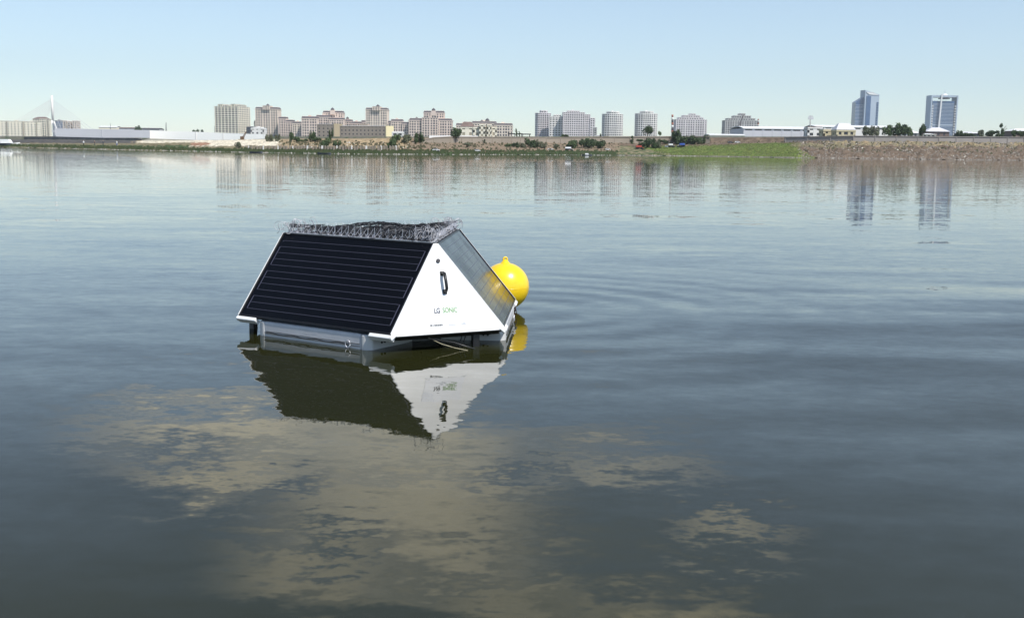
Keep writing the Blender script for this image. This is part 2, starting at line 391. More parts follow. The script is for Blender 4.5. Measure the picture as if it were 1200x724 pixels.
def block(name, label, px0, px1, yb, D, tiers, wallmat, fh=3.3, bay=3.6, depth=None, rot=0, group=None, cat='building', roof=ROOF, domes=(), band=.34, pier=.34, plan='box', wide=0, winmat=None, roofh=2.6, cornice=True, proud=.45):
    # tiers: (px0, px1, ytop, ybottom or None, forward shift in m, roof style)
    ca, sa = math.cos(rot), abs(math.sin(rot))
    mid = (px0+px1)/2; c = G(mid, yb, D); gz = min(c.z, ground(mid, D))-4
    root = empty(name, (c.x, c.y, gz), rot, label, cat, group)
    wall, win = MB(), MB()
    for j, (a, b, yt, ybt, fwd, style) in enumerate(tiers):
        rf = MB(); wpx = (b-a)/F*D; dep = depth or 16
        wd = (wpx - dep*sa)/ca if rot else wpx
        ox = ((a+b)/2-mid)/F*D; z1 = G((a+b)/2, yt, D).z-gz; z0 = 0 if ybt is None else G((a+b)/2, ybt, D).z-gz
        dd = dep - j*.7
        pl = {'box': boxplan(wd, dd), 'round': roundplan(wd, dd), 'cham': chamfer(wd, dd, wd*.16)}[plan]
        facade(wall, win, pl, z0, z1-(roofh if style == 'mansard' else 0), fh, bay, (ox, -fwd), pier, band, wide, proud)
        if style == 'mansard':
            rp = [(x+ox, y-fwd) for x, y in pl]
            wall.prism([(x*1.03+ox, y*1.04-fwd) for x, y in pl], z1-roofh-.1, z1-roofh+.6)
            n = len(rp); t0 = z1-roofh+.6
            base = [(x*.985+ox, y*.97-fwd, t0) for x, y in pl]; top = [(x*.95+ox, y*.85-fwd, z1) for x, y in pl]
            k = len(rf.v); rf.v += base+top
            rf.f += [tuple(range(k+n, k+2*n)), tuple(range(k+n-1, k-1, -1))]+[(k+i, k+(i+1) % n, k+n+(i+1) % n, k+n+i) for i in range(n)]
            wall.box(ox-wd*.475, ox+wd*.475, -fwd-dd*.42, -fwd+dd*.42, z1, z1+.45)
        elif style == 'flat':
            rf.prism([(x*.93+ox, y*.93-fwd) for x, y in pl], z1, z1+.35)
            wall.prism([(x*1.015+ox, y*1.02-fwd) for x, y in pl], z1-.6, z1+.02) if cornice else None
        elif style == 'hip':
            n = len(pl); k = len(rf.v)
            rf.v += [(x*1.04+ox, y*1.05-fwd, z1) for x, y in pl]+[(x*.55+ox, y*.1-fwd, z1+3.2) for x, y in pl]
            rf.f += [tuple(range(k+n, k+2*n)), tuple(range(k+n-1, k-1, -1))]+[(k+i, k+(i+1) % n, k+n+(i+1) % n, k+n+i) for i in range(n)]
        if style in ('flat', 'mansard') and wd > 12:
            wall.box(ox-wd*.12, ox+wd*.05, -fwd-2, -fwd+2, z1, z1+1.9)
        if rf.v: rf.build('roof', roof, root)
    wall.build('wall', wallmat, root)
    tag(win.build('windows', winmat or glass_d, root), kind='stuff')
    for (px, yt, r) in domes:
        z1 = G(px, yt, D).z-gz; ox = (px-mid)/F*D
        d = MB(); d.lathe([(.05, z1), (.2, z1-r*.35), (r*.5, z1-r*.55), (r*.95, z1-r*1.1), (r, z1-r*1.7), (r*.9, z1-r*1.75)], 10, (ox, -tiers[0][4], 0)); d.build('dome', ROOF, root, True)
        d = MB(); d.box(ox-r*1.25, ox+r*1.25, -r*1.25-tiers[0][4], r*1.25-tiers[0][4], z1-r*4.2, z1-r*1.7); d.build('turret', wallmat, root)
    return root
RG = 'rose stone apartment towers with dark mansard roofs'
block('apartment_tower', 'grey cream thirteen storey tower with wavy roofline above the white wall', 255, 291, 156, 1500,
      [(255, 291, 125.5, None, 0, 'flat'), (259, 272, 123, 126, 0, 'flat'), (275, 287, 123, 126, 0, 'flat')], CREAMW, 2.9, 4.6, depth=34, rot=R(-14), cat='tower block', band=.40, pier=.30)
block('dark_blue_building', 'small dark blue clad building right of the wavy roofed tower', 291, 299, 157, 1250, [(291, 299, 149, None, 0, 'flat')], DARKW, 4, 5, cat='building', roof=DARKW)
block('white_building', 'white low building with few windows beside the dark blue one', 296, 311, 158, 1200, [(296, 311, 150.5, None, 0, 'flat'), (299, 308, 149.6, 151, 0, 'flat')], WHITEW, 4, 5.5, cat='building', roof=WROOF, band=.6, pier=.6)
block('apartment_tower', 'tall narrow rose tower with single dark dome, left of the stepped blocks', 302, 328, 160, 1480, [(302, 328, 126.3, None, 0, 'mansard'), (299, 303, 142, None, -6, 'mansard'), (311, 319, 124.6, 129, 3, 'flat')], PINK2, 3.2, 3.3, depth=22, group=RG, domes=[(314.5, 121.3, 2.4)], wide=3, cat='tower block')
block('apartment_block', 'stepped rose block descending right of the single domed tower', 328, 345, 160, 1460, [(328, 337, 137.5, None, 0, 'mansard'), (336, 345, 141, None, 1, 'mansard')], PINK, 3.2, 3.3, group=RG, domes=[(332, 137, 1.9)], wide=3, cat='apartment block')
block('apartment_block', 'low rose block between the stepped block and the wide one', 344, 355, 161, 1440, [(344, 355, 143, None, 0, 'mansard')], PINK2, 3.2, 3.3, group=RG, wide=2, cat='apartment block')
block('apartment_block', 'rose block with flat dark roof, left neighbour of the terraced domed block', 355, 373, 161, 1420, [(355, 373, 137, None, 0, 'mansard')], PINK, 3.2, 3.2, group=RG, wide=3, cat='apartment block')
block('apartment_block', 'terraced rose block with raised centre and dome behind the dark grey office', 372, 404, 160, 1460, [(372, 388, 135.5, None, 0, 'mansard'), (378.5, 402, 130.3, None, -8, 'mansard'), (387, 404, 138.5, None, 2, 'mansard')], PINK, 3.2, 3.2, group=RG, domes=[(390, 125.6, 2.3)], wide=3, cat='apartment block')
block('apartment_block', 'small rose block with dome seen over the wide grey office', 404, 431, 158, 1500, [(404, 413, 140.5, None, 0, 'mansard'), (412, 425, 143, None, 1, 'mansard'), (424, 432, 141.5, None, -2, 'mansard')], PINK, 3.2, 3.2, group=RG, domes=[(407.5, 136.6, 2.0)], wide=3, cat='apartment block')
block('apartment_tower', 'square rose tower with one dome rising behind the wide grey office', 430, 455, 160, 1470, [(430, 455, 127, None, 0, 'mansard'), (438, 447, 125.6, 130, 3, 'flat')], PINK2, 3.2, 3.3, depth=22, group=RG, domes=[(443, 122, 2.5)], wide=3, cat='tower block')
block('apartment_block', 'rose block with lower right step, left of the broadest rose block', 456, 479, 160, 1450, [(459, 472.5, 140.3, None, 0, 'mansard'), (472, 479.5, 143.5, None, 2, 'mansard'), (455, 461, 142, None, -6, 'mansard')], PINK, 3.2, 3.3, group=RG, wide=3, cat='apartment block')
block('apartment_block', 'broadest rose block with raised domed centre, left of the dark green tree', 480, 530, 160, 1440, [(480, 530, 139.3, None, 0, 'mansard'), (496.5, 520.5, 130.4, 139, -5, 'mansard'), (495, 514, 138.4, None, 3, 'flat')], PINK, 3.2, 3.3, group=RG, domes=[(508, 126.2, 2.4), (488.5, 136.8, 1.6)], wide=3, cat='apartment block')
block('apartment_block', 'long low rose block with two domes behind the cream building', 535, 600, 160, 1400, [(535, 554, 145, None, 0, 'mansard'), (553, 582, 142.6, None, -2, 'mansard'), (579, 600.5, 145, None, 2, 'mansard')], PINK2, 3.2, 3.3, group=RG, domes=[(564.5, 140, 2.0), (571, 138, 2.6)], wide=3, cat='apartment block')
block('cream_building', 'cream building with white bays and brown roof on the embankment', 540, 582, 161, 700, [(540, 556, 149, None, 0, 'hip'), (555, 564, 149.3, None, 1, 'flat'), (562, 568.5, 146, None, 3, 'flat'), (567, 572, 148, None, 1, 'flat'), (571, 576, 146.3, None, 3, 'flat'), (575, 582, 149, None, 1, 'flat')], CREAMW, 3.1, 3.6, depth=12, roof=ROOFR, band=.5, pier=.6, proud=.16, winmat=mat('window_tan', (.36, .31, .23), .5), cat='building')
# grey offices
ob1 = block('office_building', 'dark grey office block with plain front and sunlit tan right end', 373, 399, 162, 1150, [(373, 400, 146, None, 0, 'flat')], OFFG, 3.6, 4.4, depth=18, rot=R(-18), band=.62, pier=.62, cat='office building', roof=GREYP)
ob2 = block('office_building', 'long grey brown office with rows of small windows and sunlit yellow right end', 399, 460, 164.5, 1000, [(399, 460, 148, None, 0, 'flat')], OFFG, 3.2, 3.6, depth=16, rot=R(-17), band=.64, pier=.6, cat='office building', roof=WROOF)
for ob, wpx, D_, dep, rot_, yt_, mm in ((ob1, 27, 1150, 18, R(18), 146, mat('sunlit_tan_end', (.42, .34, .22), .8)), (ob2, 61, 1000, 16, R(17), 148, mat('sunlit_yellow_end', (.85, .74, .45), .8))):
    wd = (wpx/F*D_-dep*math.sin(rot_))/math.cos(rot_); hh = G(430, yt_, D_).z-ob.location.z
    s = MB(); s.box(wd/2+.05, wd/2+.7, -dep/2-.4, dep/2+.3, 0, hh+.3); s.build('sunlit_end', mm, ob)  # lighter end slab: sunlight on the right wall put into its colour
block('flat_pavilion', 'white flat roofed pavilion right of the long grey office', 460, 473, 161, 950, [(460, 473, 155, None, 0, 'flat')], WHITEW, 4.2, 5, depth=10, band=.3, pier=.3, cat='pavilion', roof=WROOF)
# white towers
WG = 'white grid fronted tower blocks'
block('apartment_tower', 'tall white round cornered tower, left end of the widest white cluster', 627, 645, 162, 1600, [(627, 645, 133, None, 0, 'flat'), (632, 641, 130, 133.5, 0, 'flat')], MAUVE, 3.1, 3.2, depth=24, group=WG, plan='cham', cat='tower block', roof=WHITEW)
block('apartment_block', 'lower white block joining the two tall parts of the widest cluster', 643, 660, 162, 1570, [(643, 660, 137, None, 0, 'flat'), (648, 657, 135, 137.5, 0, 'flat')], WHITEW, 3.1, 3.8, depth=20, group=WG, cat='tower block', roof=WHITEW, band=.42)
block('apartment_tower', 'broad white tower stepping down to the right in the widest cluster', 658, 696, 162, 1560, [(659, 684, 132, None, 0, 'flat'), (664, 678, 130.3, 132.5, 0, 'flat'), (683, 690.5, 134.5, None, 1, 'flat'), (690, 696, 138.5, None, 2, 'flat')], MAUVE, 3.1, 3.0, depth=24, group=WG, cat='tower block', roof=WHITEW, band=.42)
block('small_building', 'tiny grey building squeezed right of the widest white cluster', 696, 703, 162, 1500, [(695, 699, 149.5, None, 0, 'flat'), (696, 704, 159, None, 1, 'flat')], GREYW, 3.2, 4, depth=10, cat='building', roof=WROOF)
block('apartment_tower', 'slim white rounded tower standing alone left of the palm fronted one', 705, 729.5, 162, 1650, [(705, 729.5, 134, None, 0, 'flat'), (710, 725, 131.4, 134.5, 0, 'flat')], WHITEW, 3.1, 3.1, depth=26, group=WG, plan='round', cat='tower block', roof=WHITEW)
block('apartment_tower', 'slim white rounded tower with a round tree in front of its base', 743.5, 769.5, 162, 1650, [(743.5, 769.5, 133.5, None, 0, 'flat'), (749, 765, 131, 134, 0, 'flat')], WHITEW, 3.1, 3.1, depth=26, group=WG, plan='round', cat='tower block', roof=WHITEW)
block('apartment_tower', 'broad white tower with pyramid stepped top beside the striped chimney', 790.5, 826, 161, 1600, [(790.5, 826, 140.5, None, 0, 'flat'), (794, 822, 138, 141, 0, 'flat'), (799, 818, 135.6, 138.5, 0, 'flat'), (807, 813, 133.6, 136, 0, 'flat')], MAUVE, 3.1, 3.4, depth=24, group=WG, cat='tower block', roof=WHITEW, wide=4)
block('apartment_tower', 'broad grey white tower with stepped top behind the crane boom', 847.5, 886, 161, 1600, [(847.5, 886, 141.5, None, 0, 'flat'), (851, 882, 139, 142, 0, 'flat'), (858, 877, 136, 139.5, 0, 'flat'), (865, 870.5, 133.4, 136.5, 0, 'flat')], GREYW, 3.1, 3.4, depth=24, group=WG, cat='tower block', roof=WHITEW, wide=4)
# far left blocks
block('apartment_block', 'long low cream apartment block at the far left edge', -30, 45, 161, 1500, [(-30, 12, 142, None, 0, 'flat'), (11.5, 31, 142.6, None, 1, 'flat'), (30, 46, 143.2, None, 0, 'flat')], CREAMW, 3.0, 4.6, depth=16, cat='apartment block', roof=ROOFR, band=.58, pier=.6)
block('apartment_block', 'cream block with dark roof ridges left of the bridge pylon', 42, 58, 160, 1560, [(42, 58, 140, None, 0, 'hip'), (50, 58, 139.6, None, 1, 'flat')], CREAMW, 3.0, 3.4, cat='apartment block', roof=ROOFR)
block('apartment_block', 'dim grey slab block just right of the bridge pylon', 63, 77.5, 156, 1900, [(64, 77.5, 141.5, None, 0, 'flat')], GREYW, 3.2, 3, cat='apartment block', roof=ROOF, winmat=glass_b, band=.2, pier=.25)
for i, (a, b, yt, w_) in enumerate(((76.5, 80.5, 141.5, 'left'), (81.5, 85.5, 142.5, 'middle'), (87.5, 92.5, 141.8, 'right'))):
    block('apartment_block', w_+'most of three narrow cream blocks right of the grey slab' if w_ != 'middle' else 'middle of three narrow cream blocks right of the grey slab', a, b, 156, 1800, [(a, b, yt, None, 0, 'flat')], PINK2, 3.2, 4, cat='apartment block', group='narrow cream blocks behind the grey wall', roof=WROOF)
# sheds
def shed(name, label, px0, px1, yt, yb, D, depth, wallmat, roofmat, eave=None, barrel=False, strip=True, rot=0, cat='warehouse', overhang=.4):
    mid = (px0+px1)/2; c = G(mid, yb, D); gz = min(c.z, ground(mid, D)) - 1.5
    root = empty(name, (c.x, c.y, gz), rot, label, cat)
    L = (px1-px0)/F*D; ze = G(mid, eave if eave else yt+1.5, D).z-gz; zt = G(mid, yt, D).z-gz
    m = MB(); m.box(-L/2, L/2, 0, depth, 0, ze); n = max(3, int(L/5))
    for k in range(n+1):
        x = -L/2+L*k/n; m.box(x-.15, x+.15, -.12, .02, .02, ze-.1)
    m.build('wall', wallmat, root)
    if strip:
        s = MB()
        for k in range(n): s.box(-L/2+L*(k+.15)/n, -L/2+L*(k+.85)/n, -.06, .03, ze*.80, ze*.90)
        s.build('windows', glass_d, root)['kind'] = 'stuff'
    r = MB(); pts = []
    k = 10 if barrel else 2
    for i in range(k+1):
        t = i/k; y = -overhang+(depth+2*overhang)*t
        z = ze+(zt-ze)*(math.sin(math.pi*t) if barrel else (1-abs(2*t-1)))
        pts.append((-L/2-overhang, y, z))
    pts = pts+[(p[0], p[1], p[2]-.35) for p in reversed(pts)]
    r.slab(pts, (L+2*overhang, 0, 0)); r.build('roof', roofmat, root)
    return root
shed('warehouse', 'long grey warehouse with curved white roof behind the dirt bank', 872, 961, 147.6, 159, 620, 40, GREYP, WROOF, eave=150.8, barrel=True)
shed('warehouse', 'white low hall with long pale roof behind the yellow house', 958, 1052, 146.3, 158, 800, 40, WHITEW, WROOF, eave=149)
shed('low_hall', 'low cream hall with bright flat roof left of the curved roof warehouse', 831, 872, 157, 162, 560, 12, CREAMW, WROOF, eave=158.2, strip=False, cat='hall')
shed('low_shed', 'low pale shed roof on the far left skyline above the grey wall', 116, 136, 147.6, 152, 1300, 18, CREAMW, WROOF, eave=149, strip=False, cat='shed')
shed('low_shed', 'second low shed on the skyline with a longer brown grey roof', 140, 160, 149.2, 152.5, 1300, 18, GREYP, ROOFR, eave=150.4, strip=False, cat='shed')
shed('low_shed', 'dark roofed low shed left of the dark skyline bush', 164, 186, 150, 153, 1250, 18, GREYW, ROOF, eave=151.3, strip=False, cat='shed')
block('house', 'small white two storey house at the right end of the curved warehouse', 944, 961, 160, 600, [(944, 961, 149.5, None, 0, 'flat')], WHITEW, 3, 3.4, depth=8, roof=ROOFR, cat='house', band=.5, pier=.5)
block('yellow_house', 'yellow house with dark window on the wall, left of the arcaded one', 961.5, 978, 161, 560, [(962, 977, 152, None, 0, 'flat')], YELW, 3.6, 3.4, depth=8, roof=WROOF, cat='house', band=.5, pier=.55)
block('yellow_house', 'yellow arcaded house under a wide grey roof', 977, 1006, 161, 550, [(977, 999, 152.3, None, 0, 'hip')], YELW, 3.6, 3, depth=9, roof=GREYP, cat='house', band=.35, pier=.4)
def house(label, px0, px1, yt, ye, yb, D, wm, rm):
    mid = (px0+px1)/2; c = G(mid, yb, D); gz = min(c.z, ground(mid, D))-.5
    root = empty('house', (c.x, c.y, gz), 0, label, 'house'); L = (px1-px0)/F*D; ze = G(mid, ye, D).z-gz; zt = G(mid, yt, D).z-gz; d = L*.7
    m = MB(); m.box(-L/2+.4, L/2-.4, 0, d, 0, ze); m.build('wall', wm, root)
    for k in range(3):
        x = -L/2+L*(k+1)/4; s = MB(); s.box(x-.5, x+.5, -.05, .05, ze*.4, ze*.8); s.build('window', glass_d, root)
    r = MB(); q = len(r.v); r.v += [(-L/2, -.5, ze), (L/2, -.5, ze), (L/2, d+.5, ze), (-L/2, d+.5, ze), (-L*.18, d/2, zt), (L*.18, d/2, zt)]
    r.f += [(0, 3, 2, 1), (0, 1, 5, 4), (1, 2, 5), (2, 3, 4, 5), (3, 0, 4)]; r.build('roof', rm, root)
    return root
house('pale grey roofed house with low walls left of the small round tree', 1054, 1079, 152.6, 156, 160.5, 520, GREYW, WROOF)
house('brown walled house with grey pyramid roof below the framed tower', 1086, 1113, 149.4, 154.3, 161, 540, ROOFR, GREYP)
house('low cream wall house in front of the brown walled one', 1079, 1098, 156.6, 157.6, 161, 500, CREAMW, WROOF)
house('long low house with pale roof between the framed tower and the poplar', 1124, 1150, 154.4, 156.4, 161, 560, DARKW, GREYP)
house('brown house with grey roof beyond the poplar at right', 1176, 1190, 153.6, 156.6, 161, 560, ROOFR, GREYP)
house('white roofed brown house cut by the right edge of the picture', 1185, 1215, 150.5, 153.6, 161, 520, ROOFR, WROOF)
# glass tower with a slanted white top
def slant_tower():
    D = 2400; c = G(1014, 158, D); gz = c.z-10; u = D/F
    root = empty('glass_tower', (c.x, c.y, gz), R(0), 'blue glass tower with slanted white top on the right skyline', 'skyscraper')
    zz = lambda y: G(1014, y, D).z-gz
    lean = 0
    x0, x1, x2, x3 = -13*u, -4*u, 3*u, 13*u
    b = MB()                                    # left wing with sloping roof
    b.slab([(x0, 0, 0), (x1, 0, 0), (x1, 0, zz(114)), (x0, 0, zz(120))], (0, 26, 0)); b.build('left_wing', glass_b, root)
    b = MB()
    n = len(b.v); b.v += [(x1, -8, 0), (x3, -4, 0), (x3+.5, 30, 0), (x1, 26, 0), (x1, -8, zz(106)), (x3, -4, zz(110.8)), (x3+.5, 30, zz(110.2)), (x1, 26, zz(105.4))]
    b.f += [(0, 1, 5, 4), (1, 2, 6, 5), (2, 3, 7, 6), (3, 0, 4, 7), (4, 5, 6, 7), (0, 3, 2, 1)]; b.build('main_shaft', BLUEW, root)
    g = MB(); g.slab([(x1+3, -8.4, 4), (x2, -7.2, 4), (x2, -7.2, zz(113.2)), (x1+3, -8.4, zz(112.6))], (0, .9, 0)); g.build('glass_front', glass_b, root)
    t = MB(); t.slab([(x1+2, -8.9, zz(108.2)), (x2+3, -7.4, zz(108.4)), (x3-1, -5, zz(111.6)), (x1+9, -8.2, zz(111.2))], (0, 1, 0)); t.build('white_top', WROOF, root)
    for k in range(24):
        z = 4+(zz(121)-6)*k/24
        s = MB(); s.box(x0-.3, x1-.05, -.4, .3, z, z+.9); s.build('floor_band', BLUEW, root)
    for k in range(22):
        z = 4+(zz(118)-6)*k/22
        s = MB(); s.box(x3-5, x3-1, -5.6, -4, z, z+2); s.build('window', glass_b, root)
slant_tower()
def frame_tower():
    D = 2400; c = G(1104.5, 158, D); gz = c.z-10; u = D/F; mid = 1104.5
    root = empty('framed_glass_tower', (c.x, c.y, gz), R(0), 'blue glass tower inside a tall pale frame with rooftop disc', 'skyscraper')
    zz = lambda y: G(mid, y, D).z-gz
    Z = zz(112); W2 = 15.5*u
    b = MB(); b.box(-13*u, 12*u, 3, 30, 0, zz(118.5)); b.build('glass_body', glass_b, root)
    for k in range(26):
        z = 3+(zz(118.5)-6)*k/26
        s = MB(); s.box(-13*u+.3, 12*u-.3, 2.4, 3.4, z, z+(2.4 if k == 9 else .8)); s.build('floor_band', BLUEW, root)
    for sx in (-1, 1):
        s = MB(); s.box(sx*W2-1.4*u*(sx > 0)-0*u, sx*W2+1.4*u*(sx < 0), 0, 30, 0, Z); s.build('frame_leg', BLUEW, root)
        for k in range(12):
            z = 10+(zz(120)-14)*k/12
            q = MB(); q.box(min(sx*(W2-3.2*u), sx*(W2-1.3*u)), max(sx*(W2-3.2*u), sx*(W2-1.3*u)), 1, 6, z, z+2.4); q.build('link_beam', WHITEW, root)
    s = MB(); s.box(-W2+.1, W2-.1, 1, 29, Z-2.0*u, Z+.3); s.build('frame_beam', BLUEW, root)
    s = MB(); s.slab([(-6.4*u, -2.5, 8), (-4.6*u, -2.5, 8), (-3.2*u, -2.5, Z+2), (-4.6*u, -2.5, Z+2)], (0, 3, 0)); s.build('slanted_mast', WROOF, root)
    s = MB(); s.lathe([(.5, 0), (6.3*u, .6), (6.6*u, 2.2), (3*u, 3.6), (.5, 3.6)], 20, (1*u, 10, zz(116.4))); s.build('disc', ROOF, root)
    s = MB(); s.lathe([(.5, 0), (4*u, 0), (3.6*u, 4), (1.8*u, 7.6), (.3, 8.4)], 16, (2*u, 12, zz(114))); s.build('rooftop_cap', WROOF, root)
    s = MB(); s.tube([(2*u, 12, zz(110)), (2*u, 12, zz(104.5))], .5, 5, .25); s.build('antenna', BLUEW, root)
frame_tower()
# cable stayed bridge
def bridge():
    D = 1700; u = D/F; c = G(61, 158, D); gz = c.z-4
    root = empty('cable_stayed_bridge', (c.x, c.y, gz), 0, 'white inverted Y bridge pylon with stay cables at far left', 'bridge')
    P = lambda px, y, dy=0: (lambda g: (g.x-c.x, dy, g.z-gz))(G(px, y, D))
    m = MB(); m.tube([P(60.6, 112.3), P(61.3, 128), P(62, 142)], 1.75, 8, 1.9)
    m.build('pylon', WHITEW, root, True)
    for a, dy in ((57.5, -8), (66.3, 8)):
        m = MB(); m.tube([P(62, 140.5), P(a*.4+62*.6, 147, dy*.4), P(a, 160, dy)], 1.5, 8, 1.4); m.build('leg', WHITEW, root, True)
    m = MB(); a = P(-60, 151.6); b = P(175, 154.5); m.slab([(a[0], -7, a[2]), (b[0], -7, b[2]), (b[0], -7, b[2]-2), (a[0], -7, a[2]-2)], (0, 14, 0)); m.build('deck', GREYP, root)
    for i in range(9):
        m = MB(); m.tube([P(60.6, 116+i*1.5), P(4+i*5.2, 152.1, -5)], .36, 4); m.build('cable', WHITEW, root)
    for i in range(8):
        m = MB(); m.tube([P(61, 116+i*1.5), P(109-i*5.4, 153.2, 5)], .24, 4); m.build('cable', GREYP, root)
bridge()
# walls along the shore
def wall_run(name, label, pts, off, th, mt, cat='wall', panel=None, pm=None, D=None, cap=None, capm=None):
    # pts: (px, ytop, ybottom)
    m = MB(); T = []
    for px, yt, yb in pts:
        d = (D if D else sd_(px)+off); a, b = G(px, yb, d), G(px, yt, d); T.append((a, b))
    c0 = T[0][0].copy(); root = empty(name, (c0.x, c0.y, min(t[0].z for t in T)-1.5), 0, label, cat)
    o = Vector(root.location)
    for (a, b), (e, f) in zip(T, T[1:]):
        a, b, e, f = a-o, b-o, e-o, f-o; a.z -= 1.5; e.z -= 1.5
        m.quad(a, e, f, b); t = Vector((0, th, 0)); m.quad(b, f, f+t, b+t); m.quad(a+t, b+t, f+t, e+t)
    a, b = T[0][0]-o, T[0][1]-o; a.z -= 1.5; m.quad(a, b, b+Vector((0, th, 0)), a+Vector((0, th, 0)))
    a, b = T[-1][0]-o, T[-1][1]-o; a.z -= 1.5; m.quad(a, b, b+Vector((0, th, 0)), a+Vector((0, th, 0)))
    m.build('wall_face', mt, root, fix=True)
    if cap:
        k = MB()
        for (a, b), (e, f) in zip(T, T[1:]):
            b, f = b-o, f-o; v = Vector((0, -.25, 0)); k.slab([b+v, f+v, f+v+Vector((0, 0, cap)), b+v+Vector((0, 0, cap))], (0, th+.5, 0))
        k.build('coping', capm or mt, root)
    if panel:
        me = None
        for (a, b), (e, f) in zip(T, T[1:]):
            n = max(1, int((e-a).length/panel))
            for i in range(n):
                p = a.lerp(e, i/n)-o; q = b.lerp(f, i/n)-o
                if me is None:
                    s = MB(); s.box(-.14, .14, -.16, .05, 0, 1); me = s.mesh('panel_joint', pm or mt)
                x = instance('panel_joint', me, root, Matrix.Translation((p.x, p.y, p.z)) @ Matrix.Diagonal((1, 1, max(.2, q.z-p.z), 1)))
    return root
wall_run('grey_wall', 'long grey panel wall right of the bridge pylon', [(65, 150.6, 158.5), (120, 151.6, 160.5), (176, 152.8, 161.5)], 90, 1, GREYP, panel=12, D=520)
wall_run('white_wall', 'long bright white wall below the wavy roofed tower', [(176.5, 153, 168), (230, 154.6, 168), (262, 156, 168), (309.5, 157.6, 168)], 88, 1, mat('white_fence_sheet', (.86, .86, .84), .6), panel=9, pm=WHITEW, D=385)
wall_run('sand_bank_wall', 'cream sloping retaining strip under the white wall', [(160, 166.5, 170), (176, 162.4, 170), (240, 164.6, 170), (330, 164.0, 170)], 62, 1, CREAMW)
wall_run('rubble_embankment', 'dark grey stone embankment under the grey wall', [(28, 160.6, 167), (66, 160.2, 168), (120, 161.6, 168.6), (160, 162, 168.6), (166, 163, 168)], 70, 2, mat('rubble', (.13, .12, .12), .9, col2=(.22, .205, .19), scale=.4, bump=1, bscale=1))
wall_run('embankment_wall', 'tan concrete embankment wall crossing the centre of the shore', [(478, 170, 172), (492, 165.4, 170), (508, 162, 168), (528, 161, 168), (640, 161.8, 169), (720, 161.2, 169), (790, 160.8, 169.5), (832, 160.6, 168)], 41, 1.2, TAN, panel=6, cap=.25)
wall_run('promenade_wall', 'long grey concrete wall along the top of the brown dirt bank', [(920, 161.2, 168), (1000, 159.8, 166), (1100, 160.6, 167.5), (1200, 161.4, 168.5), (1300, 162, 170)], 41, 1.2, mat('promenade_concrete', (.30, .275, .26), .9, var=.12, scale=.3), panel=7, cap=.2)
wall_run('low_white_wall', 'bright white low wall left of and behind the dark green tree', [(503, 159.0, 162), (530, 158.8, 162), (560, 159.4, 163)], 52, .8, WROOF)
# concrete fence posts above the waterline
root = None
me = None
for i, px in enumerate([x*3.45+288 for x in range(52)]):
    d = sd_(px)+11; a = G(px, 177.6-(0 if px < 440 else .2), d); b = G(px, 170.6+.4*random.random(), d)
    if root is None:
        root = empty('fence', (a.x, a.y, 0), 0, 'pale concrete post fence along the waterline below the grey offices', 'fence'); o0 = root.location.copy()
        s = MB(); s.box(-.13, .13, -.2, .2, 0, 1); me = s.mesh('post', TAN)
        s = MB(); s.box(-.13, .13, -.2, .2, 0, 1); me2 = s.mesh('post', WHITEW)
        s = MB(); s.box(-.5, .5, -.04, .04, 0, 1); mp = s.mesh('panel', wallm('fence_panel', (.25, .22, .17), .3))
    instance('post', me2 if i % 5 in (1, ) else me, root, Matrix.Translation(a-o0) @ Matrix.Diagonal((random.uniform(.8, 1.6), 1, b.z-a.z, 1)))
    if i % 2 or random.random() < .35: instance('panel', mp, root, Matrix.Translation(a-o0+Vector((.36, .1, 0))) @ Matrix.Diagonal((.7, 1, (b.z-a.z)*.86, 1)))
# pergolas
for px0, px1, yt, lab in ((596.5, 602.5, 156.2, 'black pergola frame left of the two cypresses'), (612.5, 620.5, 156.8, 'black pergola frame right of the two cypresses'), (606, 611, 156.4, 'narrow black pergola frame between the cypresses')):
    D = 480; a = G(px0, 162, D); root = empty('pergola', (a.x, a.y, a.z), 0, lab, 'pergola', 'black pergolas on the embankment'); Lx = (px1-px0)/F*D; h = G(px0, yt, D).z-a.z
    for x in (0, Lx):
        for y in (0, 2): s = MB(); s.box(x-.14, x+.14, y-.14, y+.14, 0, h-.4); s.build('post', black, root)
    s = MB(); s.box(-.5, Lx+.5, -.4, 2.4, h-.4, h); s.build('beam', black, root)
# masts and chimney
def mast(name, label, px, yt, yb, D, r, cat, stripes=False, head=False, lean=0):
    a = G(px, yb, D); b = G(px+lean, yt, D); a.z -= 1.5
    root = empty(name, a, 0, label, cat); v = b-a
    if stripes:
        n = 9
        for k in range(n):
            s = MB(); s.tube([v*(k/n), v*((k+1)/n)], r*(1-.03*k), 10); s.build('band', [ROOF, WHITEW, wallm('brick_red', (.35, .12, .08))][k % 3], root, True)
    else:
        s = MB(); s.tube([Vector(), v], r, 6, r*.5); s.build('pole', GREYW if head else float_dark, root)
    if head:
        s = MB(); s.box(-1.7, 1.7, -.3, .3, v.z-2.4, v.z-1.3); s.box(-1.3, 1.3, -.3, .3, v.z-1.0, v.z-.2); s.build('lamp_rack', GREYP, root)
    return root
mast('striped_chimney', 'red white and dark striped chimney left of the pyramid topped tower', 788, 134.6, 160, 900, 1.05, 'chimney', True)
mast('chimney', 'short striped stack just right of the grey stepped tower', 888.6, 139.6, 152, 900, .75, 'chimney', True)
mast('floodlight_mast', 'floodlight mast above the curved warehouse roof', 949.5, 135.5, 150, 700, .42, 'mast', False, True)
mast('antenna_mast', 'thin mast right of the far left cream blocks', 129.3, 144.3, 152, 1300, .35, 'mast')
mast('antenna_mast', 'dark lattice mast above the white wall left of the bush', 194.6, 143.8, 154, 1200, .7, 'mast')
mast('antenna_mast', 'thin pole on the skyline left of the wavy roofed tower', 251.3, 147.5, 156, 1200, .3, 'mast')
